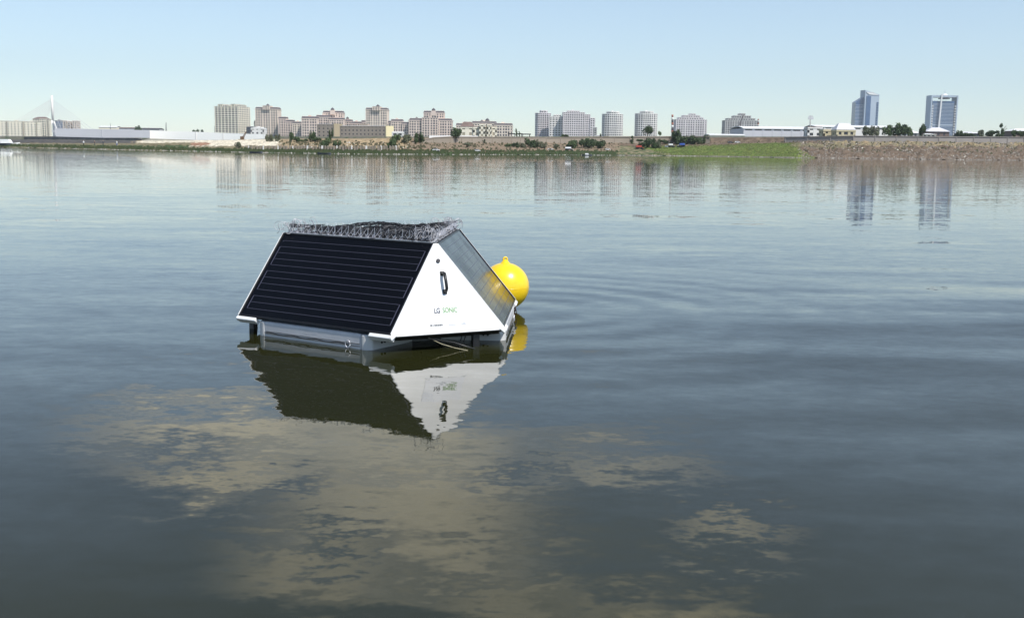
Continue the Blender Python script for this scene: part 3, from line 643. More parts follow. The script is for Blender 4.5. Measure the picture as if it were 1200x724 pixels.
# crane
def crane(label, px0, y0, px1, y1, D, w_, m_):
    a = G(px0, y0, D); b = G(px1, y1, D); root = empty('mobile_crane', (a.x, a.y, a.z-1.5), 0, label, 'crane'); o = root.location
    A, B = a-o, b-o; d = (B-A).normalized(); s_ = d.cross(Vector((0, 1, 0))).normalized()*w_
    for t in (s_, -s_):
        s = MB(); s.tube([A+t, B+t*.3], w_*.28, 4); s.build('boom_chord', m_, root)
    s = MB(); n = 12
    for k in range(n):
        p, q = A.lerp(B, k/n), A.lerp(B, (k+1)/n); s.tube([p+s_*(1-.7*k/n), q-s_*(1-.7*(k+1)/n)], w_*.22, 3)
    s.build('lacing', m_, root)
    s = MB(); s.box(-w_*3.2, w_*3.2, -.9, .9, .9, 1.5); s.build('chassis', mat('crane_orange', (.28, .17, .08), .6), root, bevel=.1)
    s = MB(); s.box(-w_*1.2, w_*1.8, -.8, .8, 1.52, 2.5); s.build('cab', m_, root, bevel=.1)
    for x in (-w_*2.2, 0, w_*2.2):
        s = MB(); s.tube([(x, -1., .6), (x, 1., .6)], .45, 10); s.build('wheel', black, root)
crane('brown crane with raised boom in front of the white wall', 283.5, 163.5, 288.6, 154.6, 380, .35, mat('crane_brown', (.16, .09, .05), .7))
crane('dark tall lattice crane boom leaning across the grey stepped tower', 861.5, 159.5, 871, 135.5, 650, .55, mat('crane_dark', (.05, .04, .05), .7))
# vehicles
def truck(label, px, yb, D, L, hcab, hbox, cabm, boxm, cat='truck', flip=1, tank=False, name='truck'):
    a = G(px, yb, D); a.z = max(a.z, ground(px, D)); root = empty(name, a, 0 if flip > 0 else math.pi, label, cat)
    root.scale = (.5, .5, .5) if cat == 'car' else (.85, .85, .75)
    if cat == 'car':
        s = MB(); s.slab([(-L/2, -.9, .35), (L/2, -.9, .35), (L/2, -.9, .85), (L*.3, -.9, .95), (L*.16, -.9, 1.45), (-L*.25, -.9, 1.45), (-L*.42, -.9, .95), (-L/2, -.9, .85)], (0, 1.8, 0)); s.build('body', cabm, root, bevel=.05)
        s = MB(); s.slab([(L*.26, -.92, .97), (L*.15, -.92, 1.38), (-L*.24, -.92, 1.38), (-L*.36, -.92, .97)], (0, 1.84, 0)); s.build('window', glass_d, root)
        wx = (-L*.3, L*.32); r = .34
    else:
        s = MB(); s.box(-L/2, L/2, -1.1, 1.1, .6, .95); s.build('chassis', black, root)
        s = MB(); s.slab([(L/2, -1.2, .9), (L/2, -1.2, hcab*.65), (L/2-.3, -1.2, hcab), (L/2-L*.24, -1.2, hcab), (L/2-L*.24, -1.2, .9)], (0, 2.4, 0)); s.build('cab', cabm, root, bevel=.06)
        s = MB(); s.box(L/2-L*.2, L/2-.25, -1.22, 1.22, hcab*.66, hcab*.9); s.build('window', glass_d, root)
        s = MB()
        if tank: s.tube([(-L/2, 0, .95+hbox/2), (L/2-L*.27, 0, .95+hbox/2)], hbox/2, 14)
        else: s.box(-L/2, L/2-L*.27, -1.25, 1.25, .96, .96+hbox)
        s.build('tank' if tank else 'cargo_box', boxm, root, bevel=.05)
        wx = (-L*.38, -L*.24, L*.36); r = .5
    for x in wx:
        for y in (-1, 1):
            s = MB(); s.tube([(x, y*.82, r), (x, y*1.12, r)], r, 12); s.build('wheel', black, root)
    return root
wv, red_p, blue_p = mat('vehicle_white', (.8, .8, .8), .3, coat=.4), mat('vehicle_red', (.42, .05, .03), .4, coat=.3), mat('vehicle_blue', (.03, .09, .42), .4, coat=.3)
oran = mat('vehicle_orange', (.6, .22, .04), .4)
truck('white tank truck parked on the grass at the waterline', 667, 178.2, sd_(667)+12, 3.1, 1.0, .9, wv, wv, flip=1, tank=True)
truck('red truck with orange box right of the shore trees', 749.5, 176.2, sd_(750)+20, 3.2, 1.0, .9, oran, red_p, flip=1)
truck('blue truck at the top of the green slope', 798, 172.6, sd_(798)+27, 3.0, 1.0, .9, wv, blue_p, flip=-1)
truck('white van standing left of the blue truck', 786.5, 173.3, sd_(787)+26, 2.5, .9, .8, wv, wv, flip=1, cat='van', name='van')
for px, y, lab, m_ in ((712, 177.6, 'pale grey car on the dirt ramp below the tan wall', wv), (645, 176.4, 'white car at the foot of the central dirt slope', wv), (864, 168.6, 'white car on the upper edge of the green slope', wv), (782, 173.8, 'silver car left of the white van', alu), (856, 168.4, 'dark car next to the white one above the green slope', DARKW), (511, 177.4, 'white boat like car on the green strip under the wide slope', wv), (559, 178, 'white low car on the grass below the cream building', wv)):
    truck(lab, px, y, sd_(px)+(37 if px > 850 else 26 if px > 770 else 17 if px > 600 else 9), 3.8, 0, 0, m_, m_, cat='car', name='parked_car')
# small boats at the far left
for px, y, lab, s_ in ((8, 169, 'white motor boat with cabin moored at the far left bank', 1.5), (27, 169.6, 'small white boat right of the cabin boat', .8), (1, 172, 'dark hulled boat at the left edge waterline', 1.1), (380, 180.4, 'long dark rowing boat lying at the waterline below the offices', .45), (300, 178.6, 'dark flat boat at the waterline below the white wall', .45), (688, 182.3, 'tiny dark and white boat on the water before the shore trees', .45)):
    D = sd_(px)-(3 if px != 688 else 18); a = G(px, y, D); a.z = .0 if y > 172 or px > 100 else max(a.z, ground(px, sd_(px)+12))
    if px in (8, 27): a = G(px, y, sd_(px)+12); a.z = ground(px, a.y)
    root = empty('boat', a, 0, lab, 'boat')
    hull = MB(); n = 9; L = 7*s_
    secs = []
    for i in range(n):
        t = i/(n-1); x = -L/2+L*t; wv_ = 1.1*s_*(1-abs(2*t-1)**3)**.7+.04; zz_ = .5*s_+.25*s_*abs(2*t-1)**2
        secs.append([(x, -wv_, zz_), (x, -wv_*.7, -.1), (x, 0, -.2), (x, wv_*.7, -.1), (x, wv_, zz_)])
    for s in secs: hull.v += s
    for i in range(n-1):
        for k in range(4): hull.f.append((i*5+k, i*5+k+1, i*5+k+6, i*5+k+5))
        hull.f.append((i*5, i*5+5, i*5+9, i*5+4))
    hull.build('hull', DARKW if 'dark' in lab else wv, root)
    if s_ > 1.2 or px == 688:
        s = MB(); s.slab([(-L*.2, -.8*s_, .45*s_), (L*.2, -.8*s_, .45*s_), (L*.1, -.75*s_, 1.5*s_), (-L*.2, -.75*s_, 1.5*s_)], (0, 1.55*s_, 0)); s.build('cabin', wv, root)
# people on the far left bank
skin = mat('skin', (.42, .26, .18), .6)
def person(px, y, shirt, trousers, lab):
    D = sd_(px)+16; x = G(px, y, D); x.z = ground(px, D)
    root = empty('person', x, random.uniform(-1, 1), lab, 'person', 'people standing on the far left bank')
    m = MB()
    for sx in (-1, 1): m.tube([(sx*.1, .03*sx, 0), (sx*.1, 0, .45), (sx*.08, 0, .88)], .06, 7, .1)
    m.build('trousers', trousers, root, True)
    m = MB(); m.lathe([(.05, .84), (.17, .88), (.16, 1.05), (.21, 1.35), (.19, 1.44), (.07, 1.5), (.06, 1.56)], 10)
    for sx in (-1, 1): m.tube([(sx*.2, 0, 1.42), (sx*.27, .02, 1.12), (sx*.25, -.08, .86)], .055, 6, .04)
    m.build('shirt', shirt, root, True)
    m = MB(); m.lathe([(.03, 1.5), (.06, 1.53), (.09, 1.62), (.1, 1.68), (.075, 1.76), (.01, 1.79)], 10); m.build('head', skin, root, True)
for px, y, a, b, lab in ((98, 169.5, wv, black, 'person in a white shirt, leftmost of the group on the bank'), (111, 169.8, ROOFR, DARKW, 'person in dark red standing mid bank'), (121, 170, DARKW, DARKW, 'person in dark clothes right of the middle of the bank'), (137, 170.6, wv, blue_p, 'person in white top and blue trousers, rightmost on the bank')):
    person(px, y, a, b, lab)
# ------------------------------------------------------------------ trees
def crown_mesh(seed, mt, kind='round', n=900):
    r = random.Random(seed); m = MB(); cl = []
    for _ in range(9 if kind == 'round' else 7):
        if kind == 'round':
            t = r.random()*6.28; ph = r.uniform(-.3, 1); q = r.uniform(.25, .62)
            cl.append((q*math.cos(t)*.75, q*math.sin(t)*.75, .55+ph*.3, r.uniform(.17, .30)))
        else:
            z = r.uniform(.2, .9); cl.append((r.uniform(-.1, .1), r.uniform(-.1, .1), z, .15*(1.1-z*.6)))
    for _ in range(n):
        c = r.choice(cl); v = Vector((r.gauss(0, 1), r.gauss(0, 1), r.gauss(0, 1))).normalized()*c[3]*r.uniform(.6, 1.08)
        p = Vector(c[:3])+v; s = r.uniform(.022, .055)*(1 if kind == 'round' else .7)
        a = (v.normalized()+Vector((r.uniform(-.8, .8), r.uniform(-.8, .8), r.uniform(-.8, .8)))).normalized(); b = a.orthogonal().normalized(); q = a.cross(b)
        b, q = b*math.cos(s*99)+q*math.sin(s*99), q*math.cos(s*99)-b*math.sin(s*99)
        m.quad(p-b*s-q*s, p+b*s-q*s*.8, p+b*s*.8+q*s, p-b*s*.7+q*s*1.2)
    return m.mesh('crown', mt, fix=False)
def trunk_mesh(seed):
    r = random.Random(seed); m = MB(); m.tube([(0, 0, -.05), (.01, 0, .2), (.0, .01, .5)], .035, 7, .02)
    for k in range(5):
        t = r.random()*6.28; m.tube([(0, 0, .25+.05*k), (math.cos(t)*.15, math.sin(t)*.15, .45+.05*k), (math.cos(t)*.3, math.sin(t)*.3, .6+.05*k)], .015, 4, .006)
    return m.mesh('trunk', bark)
CR = {}
for k in range(3):
    for f_ in range(3): CR[('round', f_, k)] = crown_mesh(k*10+f_, foliage[f_])
    CR[('tall', 0, k)] = crown_mesh(50+k, foliage[0], 'tall', 500); CR[('tall', 1, k)] = crown_mesh(60+k, foliage[1], 'tall', 500)
TR = [trunk_mesh(i) for i in range(3)]
tid = 0
LOWG = ('trees along the foot of the tan wall', 'bushes and trees below the rose blocks', 'trees between the houses on the right bank')
def tree(px, yt, yb, wpx, D, f_, label, kind='round', name='broadleaf_tree', group=None, cat='tree', low=None):
    low = (group in LOWG) if low is None else low
    global tid; tid += 1
    a = G(px, yb, D); g = ground(px, D)
    if abs(g-a.z) < 4: a.z = g
    h = G(px, yt, D).z-a.z; h = max(h, .8); wd = wpx/F*D
    root = empty(name, a, 0, label, cat, group)
    sxy = wd/(.95 if kind == 'round' else .36)
    M = Matrix.Diagonal((sxy, sxy, h/1.02, 1)) @ Matrix.Rotation(tid*1.7, 4, 'Z')
    if kind == 'round': M = Matrix.Translation((0, 0, -h*.12 if cat == 'bush' else 0)) @ M
    if low: M = Matrix.Translation((0, 0, -h*.42)) @ Matrix.Diagonal((1, 1, 1.42, 1)) @ M
    instance('trunk', TR[tid % 3], root, Matrix.Diagonal((h, h, h*1.0, 1)))
    instance('crown', CR[(kind, f_, tid % 3)], root, M)
E44 = lambda px: sd_(px)+40
tree(534, 150, 168, 13, sd_(534)+41, 0, 'dark green tree standing against the tan wall left of the cream building')
tree(567, 163, 171, 3.4, sd_(567)+38, 0, 'narrow dark tree against the tan wall below the white bays', 'tall')
tree(548, 167.5, 176.5, 8, sd_(548)+20, 2, 'grey green tree on the dirt slope below the cream building')
tree(605, 149.6, 162, 2.4, 470, 0, 'tall dark cypress between the pergola frames', 'tall', 'cypress_tree')
tree(608.3, 153.5, 162, 1.9, 470, 0, 'shorter cypress right of the tall one', 'tall', 'cypress_tree')
GT = 'trees along the foot of the tan wall'
for px, yt, yb, wp, f_, lab in ((595, 168.4, 176.5, 8, 1, 'low green tree left of the three below the pergolas'), (603, 167.6, 177, 9, 0, 'middle dark tree of the three below the pergolas'), (611, 167.4, 176.5, 8, 2, 'grey green tree right of the three below the pergolas'),
    (619, 162.5, 174.5, 9, 0, 'dark tree at the wall just right of the pergolas'), (627, 164, 174, 9, 0, 'dark bushy tree below the left end of the white cluster'), (636, 166, 175.5, 8, 2, 'grey leaved tree below the white cluster'),
    (652, 169, 177, 7, 2, 'small grey tree left of the white tank truck'), (662, 157.5, 165, 8, 0, 'dark tree on top of the wall before the broad white tower'), (668, 164, 175, 9, 1, 'mid green tree above the tank truck'), (677, 163.8, 176.5, 13, 0, 'wide dark green tree right of the tank truck'),
    (690, 162, 176, 14, 0, 'largest dark tree of the shore clump'), (702, 163.5, 176, 12, 0, 'dark round tree at the right end of the shore clump'), (711, 162.5, 171, 9, 2, 'grey tree on the wall right of the shore clump'),
    (704, 156, 163, 2.6, 0, 'small dark conifer on the wall below the slim tower'), (740, 158.5, 172, 4.2, 0, 'pointed dark conifer left of the round palm like tree'), (750, 162.5, 175, 13, 0, 'dark spreading tree right of the pointed conifer'), (761, 162, 175.5, 13, 0, 'dense dark tree under the palm like tree'),
    (769, 165, 175, 9, 2, 'silvery grey tree right of the dense dark one'), (776, 163.5, 172.5, 10, 0, 'dark tree left of the striped chimney base'), (793, 152.5, 170, 12, 0, 'tall dark tree hiding the striped chimney base'), (805, 158.5, 170.5, 15, 0, 'broad dark green tree on the slope right of the chimney'), (817, 159.5, 170, 12, 1, 'mid green tree at the right end of the chimney trees'), (828, 158, 164, 7, 0, 'small dark bush at the left end of the low cream hall')):
    off = 41 if yb < 168 else 38 if yb < 173 else 24
    if 'top of the wall' in lab or 'on the wall' in lab: off = 49
    tree(px, yt, yb, wp, sd_(px)+off, f_, lab, 'tall' if 'conifer' in lab else 'round', 'conifer_tree' if 'conifer' in lab else 'broadleaf_tree', GT)
tree(758.5, 147, 164, 9.5, sd_(758)+52, 0, 'round headed palm like tree in front of the slim right tower')
tree(773, 153.6, 161, 4, 500, 1, 'small thin tree right of the slim tower base')
GL = 'bushes and trees below the rose blocks'
for px, yt, yb, wp, f_, lab in ((342, 155.6, 166, 5, 1, 'light green young tree below the stepped rose block'), (347, 160.5, 168.5, 9, 1, 'green bush cluster left of the dark grey office'), (355, 163.4, 169, 10, 1, 'low wide green bush below the low rose block'), (366, 154, 165, 7, 0, 'dark tree at the left foot of the dark grey office'), (372, 161, 168, 9, 0, 'dark bush in front of the dark grey office'), (380, 161.5, 170.5, 12, 1, 'bright green rounded bush below the dark grey office'),
    (395, 165, 171, 8, 1, 'green bush below the white office corner'), (316, 157, 163, 7, 2, 'bare grey bush right of the white wall end'), (325, 157.5, 163, 6, 2, 'second bare grey bush below the single domed tower'), (279, 166.5, 173, 7, 2, 'bare grey shrub at the left end of the post fence'), (465, 157, 166, 12, 1, 'mid green tree under the white pavilion'), (476, 158, 166, 12, 2, 'grey green tree right of the pavilion tree'), (491, 155.6, 162, 10, 0, 'dark low tree before the broadest rose block'), (459, 161, 170, 9, 1, 'yellow green bush at the sunlit yellow end of the long office'), (388, 152, 161, 4, 0, 'dark green tree before the office front')):
    tree(px, yt, yb, wp, sd_(px)+(40 if yb < 170 else 14), f_, lab, 'round', 'broadleaf_tree', GL)
GR = 'trees between the houses on the right bank'
for px, yt, yb, wp, f_, lab, kd in ((1016, 148, 160.5, 10, 2, 'grey thin tree right of the yellow arcaded house', 'round'), (1024, 147.5, 160, 9, 2, 'second thin tree before the white low hall', 'round'), (1041, 146, 160.5, 12, 1, 'green tree left of the large dark one', 'round'), (1054, 144.8, 160, 17, 0, 'large dark green tree above the pale roofed house', 'round'), (1064, 148, 158, 9, 1, 'small green tree leaning right of the large dark one', 'round'), (1080.5, 146.5, 160, 8, 0, 'small round tree left of the framed tower', 'round'),
    (1124, 153, 159.5, 7, 0, 'low dark bush right of the brown walled house', 'round'), (1134, 155.5, 161, 14, 0, 'long dark hedge like bush right of the framed tower', 'round'), (1149, 152.5, 161, 6, 2, 'thin bare tree left of the hedge at right', 'round'), (1163, 153, 161.5, 14, 0, 'wide dark bush left of the poplar', 'round'), (1174, 143.6, 161, 6, 0, 'dark narrow poplar standing alone at right', 'tall'), (1193, 153, 161.5, 11, 0, 'dark bush before the white roofed house at the right edge', 'round'), (1187, 153, 160, 6, 1, 'small bush between the two right end houses', 'round')):
    tree(px, yt, yb, wp, sd_(px)+95, f_, lab, kd, 'poplar_tree' if kd == 'tall' else 'broadleaf_tree', GR)
for px, yt, wp, D, lab in ((161.5, 147.2, 7, 1200, 'dark bush on the skyline behind the grey wall end'), (229.8, 152, 6, 1100, 'dark round tree above the white wall'), (237, 152, 3, 1100, 'small dark tree right of the round one above the white wall')):
    tree(px, yt, 157, wp, D, 0, lab)
# reeds, grass and rubble near the waterline
def scatter(name, label, n, xr, offr, size, mt, hgt=1, seed=1, flat=False, prob=None):
    r = random.Random(seed); m = MB()
    for _ in range(n):
        px = r.uniform(*xr); off = r.uniform(*offr)
        if prob and r.random() > prob(px, off): continue
        D = sd_(px)+off; z = ground(px, D); x = ray(px, 362).x*D; s = size*r.uniform(.4, 1.4)
        if flat:
            t = r.random()*3; c, q = math.cos(t)*s, math.sin(t)*s
            P = [(x-c, D-q, z-.1), (x+q*.8, D-c*.8, z-.1), (x+c, D+q, z-.1), (x-q*.8, D+c*.8, z-.1), (x+r.uniform(-.3, .3)*s, D, z+s*r.uniform(.4, .9))]
            b = len(m.v); m.v += P; m.f += [(b, b+1, b+4), (b+1, b+2, b+4), (b+2, b+3, b+4), (b+3, b, b+4)]
        else:
            h = s*hgt*r.uniform(.5, 1.3)
            m.quad((x-s*.5, D, z-.1), (x+s*.5, D+r.uniform(-.4, .4), z-.1), (x+s*.3+r.uniform(-.2, .2), D, z+h), (x-s*.3, D, z+h*r.uniform(.6, 1)))
    o = m.build(name, mt, fix=False); tag(o, label, kind='stuff'); return o
reed = mat('reed', (.045, .075, .022), .8, col2=(.09, .10, .04), scale=.3); grs = mat('grass_blades', (.095, .135, .032), .8, col2=(.14, .165, .05), scale=.2)
tag(scatter('reeds', 'dark green reeds and grass along the left waterline', 5000, (-60, 720), (2, 12), .5, reed, .9, 3), cat='reeds')
tag(scatter('grass', 'short green grass on the sloping right centre bank', 4200, (760, 930), (4, 34), .35, grs, .5, 4), cat='grass')
tag(scatter('scrub', 'low dry scrub scattered over the brown slopes', 1500, (330, 1250), (14, 42), .6, mat('scrub', (.07, .075, .035), .85, col2=(.13, .115, .07), scale=.3), .7, 5, prob=lambda p, o: 0 if 720 < p < 930 and o < 36 else 1), cat='scrub')
tag(scatter('rubble', 'stones and clods scattered on the brown right bank', 3500, (925, 1300), (1, 42), .38, mat('stones', (.15, .125, .10), .9, col2=(.30, .26, .22), scale=.5), 1, 6, True), cat='rubble')
tag(scatter('litter', 'pale litter and broken concrete on the banks', 260, (330, 1300), (3, 42), .38, wallm('litter_pale', (.6, .57, .5)), 1, 7, True, prob=lambda p, o: 0 if 500 < p < 930 else 1), cat='litter')
tag(scatter('waterline_stones', 'pale wet stones edging the far waterline', 1500, (-60, 1300), (-1.5, 2.5), .3, mat('wet_stone', (.20, .185, .16), .8, col2=(.38, .36, .32), scale=.3), 1, 8, True), cat='stones')
# ------------------------------------------------------------------ floating platform (hero)
BX, BY, YAW, TILT, LS, ZT, IN = -1.0026, 9.2541, R(-123.265), R(50.8), .82, .779, .474
PW = 1.58
hero = empty('solar_water_buoy', (BX, BY, 0), YAW, 'floating white pyramid buoy with black solar panels and bird spikes on top', 'buoy')
ct, sn = math.cos(TILT), math.sin(TILT)
def pm(i):   # panel frame: x along the panel, y down the slope, z outward normal; origin at the middle of the top edge
    a = 2*math.pi/3*i; n = Vector((math.cos(a), math.sin(a), 0)); t = Vector((-n.y, n.x, 0))
    dn = n*ct-Vector((0, 0, sn)); nr = n*sn+Vector((0, 0, ct)); o = n*IN+Vector((0, 0, ZT))
    return Matrix(((t.x, dn.x, nr.x, o.x), (t.y, dn.y, nr.y, o.y), (t.z, dn.z, nr.z, o.z), (0, 0, 0, 1)))
def lm(i, x=0, y=0, z=0):   # level frame: x outward, y along the panel
    return Matrix.Rotation(2*math.pi/3*i, 4, 'Z') @ Matrix.Translation((x, y, z))
for i in range(3):
    M = pm(i); h2 = PW/2
    s = MB(); s.box(-h2+.012, h2-.012, .012, LS-.012, -.03, -.004); pan = s.build('solar_panel', cells, hero, M=M)
    for nm, (a, b, c, d) in (('top_frame', (-h2+.014, h2-.014, 0, .014)), ('bottom_frame', (-h2+.014, h2-.014, LS-.014, LS)), ('side_frame', (-h2, -h2+.014, 0, LS)), ('side_frame', (h2-.014, h2, 0, LS))):
        s = MB(); s.box(a, b, c, d, -.036, .002); s.build(nm, black_frame, pan, M=M, bevel=.002, seg=1)
    for k in range(12):
        y = .045+(LS-.09)*(k+.5)/12; s = MB(); s.box(-h2+.05, h2-.05, y-.0013, y+.0013, -.0045, -.0028); s.build('busbar', busbar, pan, M=M)
    rp = (LS-.09)/12
    for side, grp in ((-1, [(0, 0), (1, 4), (5, 8), (9, 11)]), (1, [(0, 3), (4, 7), (8, 11)])):
        for a, b in grp:
            y0 = .045+rp*(a+.5); y1 = .045+rp*(b+.5)
            s = MB(); x = side*(h2-.045); s.box(x-.003, x+.003, y0, max(y1, y0+.01), -.0045, -.0026); s.build('ribbon', busbar, pan, M=M)
    for sx in (-1, 1):
        s = MB(); s.box(sx*(h2+.0045)-.0035, sx*(h2+.0045)+.0035, .004, LS-.004, -.034, .004); s.build('edge_trim', alu_white, hero, M=M)
    # bracket rails under the lower corners
    for sx in (-1, 1):
        s = MB(); x0, x1 = sorted((sx*(h2+.012), sx*(h2-.20))); s.box(x0, x1, LS-.012, LS+.020, -.055, -.038 + .04)
        s.build('corner_bracket', alu_white, hero, M=M @ Matrix.Translation((0, .014, -.004)), bevel=.006)
    # support frame behind the panel
    s = MB()
    for x in (-.55, .55): s.box(x-.02, x+.02, .02, LS-.02, -.075, -.037)
    s.build('panel_rail', float_dark, hero, M=M)
    # float: extruded box with rounded end caps
    fl = MB(); z0, z1 = -.22, .118; x0, x1 = .43, .985; yb_ = .50
    fl.box(x0, x1, -yb_-.02, yb_+.0, z0, z1); fo = fl.build('float', float_grey, hero, M=lm(i), bevel=.022, seg=3)
    for sy in (-1, 1):
        cp = MB(); pts = []
        yo = yb_+.004
        prof = [(x0+.02, 0), (x1+.004, 0), (x1+.006, .03), (x1-.008, .06), (x1-.035, .082), (x0+.04, .082)]
        prof = [(x, sy*(yo+y)) for x, y in prof]
        cp.prism(prof, z0+.001, z1-.002); cp.build('end_cap', white_paint if False else mat('cap_plastic', (.60, .60, .60), .4, var=.08, scale=5), fo, M=lm(i), bevel=.012)
        for k in range(2):
            b_ = MB(); yy_ = sy*(yo+.083); xx = .85-.035*k; b_.tube([(xx, yy_-.004*sy, .045), (xx, yy_+.008*sy, .045)], .008, 8); b_.build('bolt', black, fo, M=lm(i))
    for zz_ in (.022, .040):
        s = MB(); s.box(x1-.001, x1+.003, -yb_+.01, yb_-.01, zz_-.003, zz_+.003); s.build('seam', float_dark, fo, M=lm(i))
    # lashing rope and shackle
    s = MB(); s.tube([(x1+.008, -.5+j*.05, .030+.004*math.sin(j*1.3)) for j in range(19)], .0035, 5); s.build('lashing_line', black, fo, M=lm(i))
    s = MB(); s.tube([(x1+.018, .385+.024*math.cos(t*.7), .033+.03*math.sin(t*.7)) for t in range(10)], .004, 6); s.build('shackle', steel, fo, M=lm(i), smooth=True)
    # inner beam linking floats, below the white triangle
    Mi = Matrix.Rotation(2*math.pi/3*i+math.pi/3, 4, 'Z')
    s = MB(); s.box(.70, .745, -.30, .34, -.01, .135); s.build('cross_beam', float_dark, hero, M=Mi, bevel=.004)
    s = MB(); s.box(.747, .752, -.28, .32, .05, .066); s.build('beam_slot', black, hero, M=Mi)
    for yq in (-.2, -.05, .12, .27):
        s = MB(); s.tube([(.744, yq, .09), (.756, yq, .09)], .007, 8); s.build('bolt', black, hero, M=Mi)
    # triangle side
    a, b = pm(i) @ Vector((h2+.009, 0, 0)), pm(i) @ Vector((h2+.009, LS+.022, 0))
    j = (i+1) % 3; c, d = pm(j) @ Vector((-h2-.009, 0, 0)), pm(j) @ Vector((-h2-.009, LS+.022, 0))
    nr = (b-a).cross(d-a).normalized(); nr = nr if nr.x*(a.x)+nr.y*a.y > 0 else -nr
    s = MB(); s.slab([a, c, d, b], -nr*.014); tri = s.build('side_cover', white_paint, hero, bevel=.003)
    s = MB(); e0, e1 = b-nr*.002, d-nr*.002; s.slab([e0, e1, e1-nr*.05-Vector((0, 0, .012)), e0-nr*.05-Vector((0, 0, .012))], Vector((0, 0, -.006))); s.build('lower_flange', black, hero)
    for e, q in ((b, (b-d).normalized()), (d, (d-b).normalized())):   # corner lips
        s = MB(); s.slab([e+q*.004+nr*.004, e-q*.06+nr*.003+Vector((0, 0, .012)), e-q*.012-Vector((0, 0, .030))+nr*.004], -nr*.02); s.build('corner_lip', white_paint, tri, bevel=.003)
    # post and cables at one end of every corner
    e = b.lerp(d, .755); pbase = Vector((e.x, e.y, 0)) - Vector((nr.x, nr.y, 0)).normalized()*.06
    ang = math.atan2(nr.y, nr.x)
    s = MB(); s.box(-.02, .02, -.028, .028, -.35, .16); post = s.build('mooring_post', float_dark if i != 0 else black, hero, M=Matrix.Translation(pbase) @ Matrix.Rotation(ang, 4, 'Z'), bevel=.004)
    q = (d-b).normalized()
    for dx in (-.095, -.125):
        p = pbase+q*dx; s = MB(); s.tube([p+Vector((0, 0, .14)), p+q*.012+Vector((0, 0, .08)), p-q*.01+Vector((0, 0, .02)), p+Vector((0, 0, -.1))], .005, 5); s.build('cable', black, hero, smooth=True)
    if i == 0:
        u_ = (d-b).normalized(); mid = (b+d)/2; v_ = ((a+c)/2-mid).normalized()     # side cover plane: u right, v up
        L_ = (d-b).length; Hh = ((a+c)/2-mid).length
        def PM(u, v, w_=0, nr=nr.copy(), mid=mid.copy()):   # placement on the cover
            o = mid+u_*u+v_*v+nr*w_
            return Matrix(((u_.x, v_.x, nr.x, o.x), (u_.y, v_.y, nr.y, o.y), (u_.z, v_.z, nr.z, o.z), (0, 0, 0, 1)))
        HERO_PM, HL, HH = PM, L_, Hh
# camera hole, handle, decal on the facing cover
PM = HERO_PM
s = MB(); s.tube([(0, 0, -.002), (0, 0, .010)], .016, 20); s.build('port_ring', black, tri if False else hero, M=PM(-.006, HH*.80))
s = MB(); s.tube([(0, 0, .0), (0, 0, .012)], .009, 16); s.build('port_lens', glass_d, hero, M=PM(-.006, HH*.80))
hd = MB(); hp = [(0, -.068, -.004), (0, -.074, .022), (0, -.058, .048), (0, 0, .052), (0, .058, .048), (0, .074, .022), (0, .068, -.004)]
hd.tube(hp, .0125, 10); hdl = hd.build('handle', black, hero, smooth=True, M=PM(.012, HH*.555))
for sy in (-1, 1):
    s = MB(); s.box(-.017, .017, sy*.072-.018, sy*.072+.018, .0005, .008); s.build('handle_foot', black, hdl, M=PM(.012, HH*.555), bevel=.003)
decal = mat('decal_film', (.80, .81, .84), .3); decal2 = mat('decal_arc', (.70, .73, .80), .4); dgrey = mat('decal_grey', (.10, .11, .13), .5); dgreen = mat('decal_green', (.18, .33, .13), .5); dlight = mat('decal_light_text', (.42, .45, .5), .5)
DM = PM(0, HH*.225, .0012)
s = MB(); s.box(-.18, .14, -.075, .15, 0, .001); dec = s.build('logo_sticker', decal, hero, M=DM)
for k in range(5):
    s = MB(); r0 = .022+k*.019; n = 14; th0, th1 = -1.57, 0
    for q in range(n):
        t0, t1 = th0+(th1-th0)*q/n, th0+(th1-th0)*(q+1)/n
        if r0*max(math.cos(t0), math.cos(t1)) > .38: continue
        s.slab([(-.18+math.cos(t)*rr, .15+math.sin(t)*rr, .0012) for t, rr in ((t0, r0), (t1, r0), (t1, r0+.008), (t0, r0+.008))], (0, 0, .0006))
    s.build('arc', decal2, dec, M=DM)
def text(body, size, m, x, y, parent, M, name='lettering', bold=0, sx=1, al='LEFT'):
    cu = bpy.data.curves.new(name, 'FONT'); cu.body = body; cu.size = size; cu.extrude = .0006; cu.offset = bold; cu.align_x = al
    tmp = bpy.data.objects.new('tmp_text', cu); COL.objects.link(tmp)
    dg = bpy.context.evaluated_depsgraph_get(); me = bpy.data.meshes.new_from_object(tmp.evaluated_get(dg)); bpy.data.objects.remove(tmp)
    me.transform(M @ Matrix.Translation((x, y, .0022)) @ Matrix.Diagonal((sx, 1, 1, 1))); me.materials.clear(); me.materials.append(m)
    o = bpy.data.objects.new(name, me); COL.objects.link(o); o.parent = parent; return o
text('LG', .056, dgrey, -.100, .0, dec, DM, bold=.0022, sx=.74)
text('SONIC', .056, dgreen, -.030, .0, dec, DM, bold=.0012, sx=.72)
text('ULTRASONIC ALGAE CONTROL', .0125, dlight, -.09, -.028, dec, DM, sx=.95) if False else None
for x0, x1 in ((-.095, .0), (.008, .085)):
    s = MB(); s.box(x0, x1, -.019, -.0155, .0012, .002); s.build('text_line', dlight, dec, M=DM)
s = MB()
for k, (x0, x1) in enumerate(((-.155, -.142), (-.136, -.130), (-.122, -.112), (-.108, -.098), (-.094, -.086), (-.082, -.070), (-.066, -.056))): s.box(x0+.01, x1+.01, -.098, -.084, .0002, .0016)
s.build('small_print', dgrey, hero, M=DM)
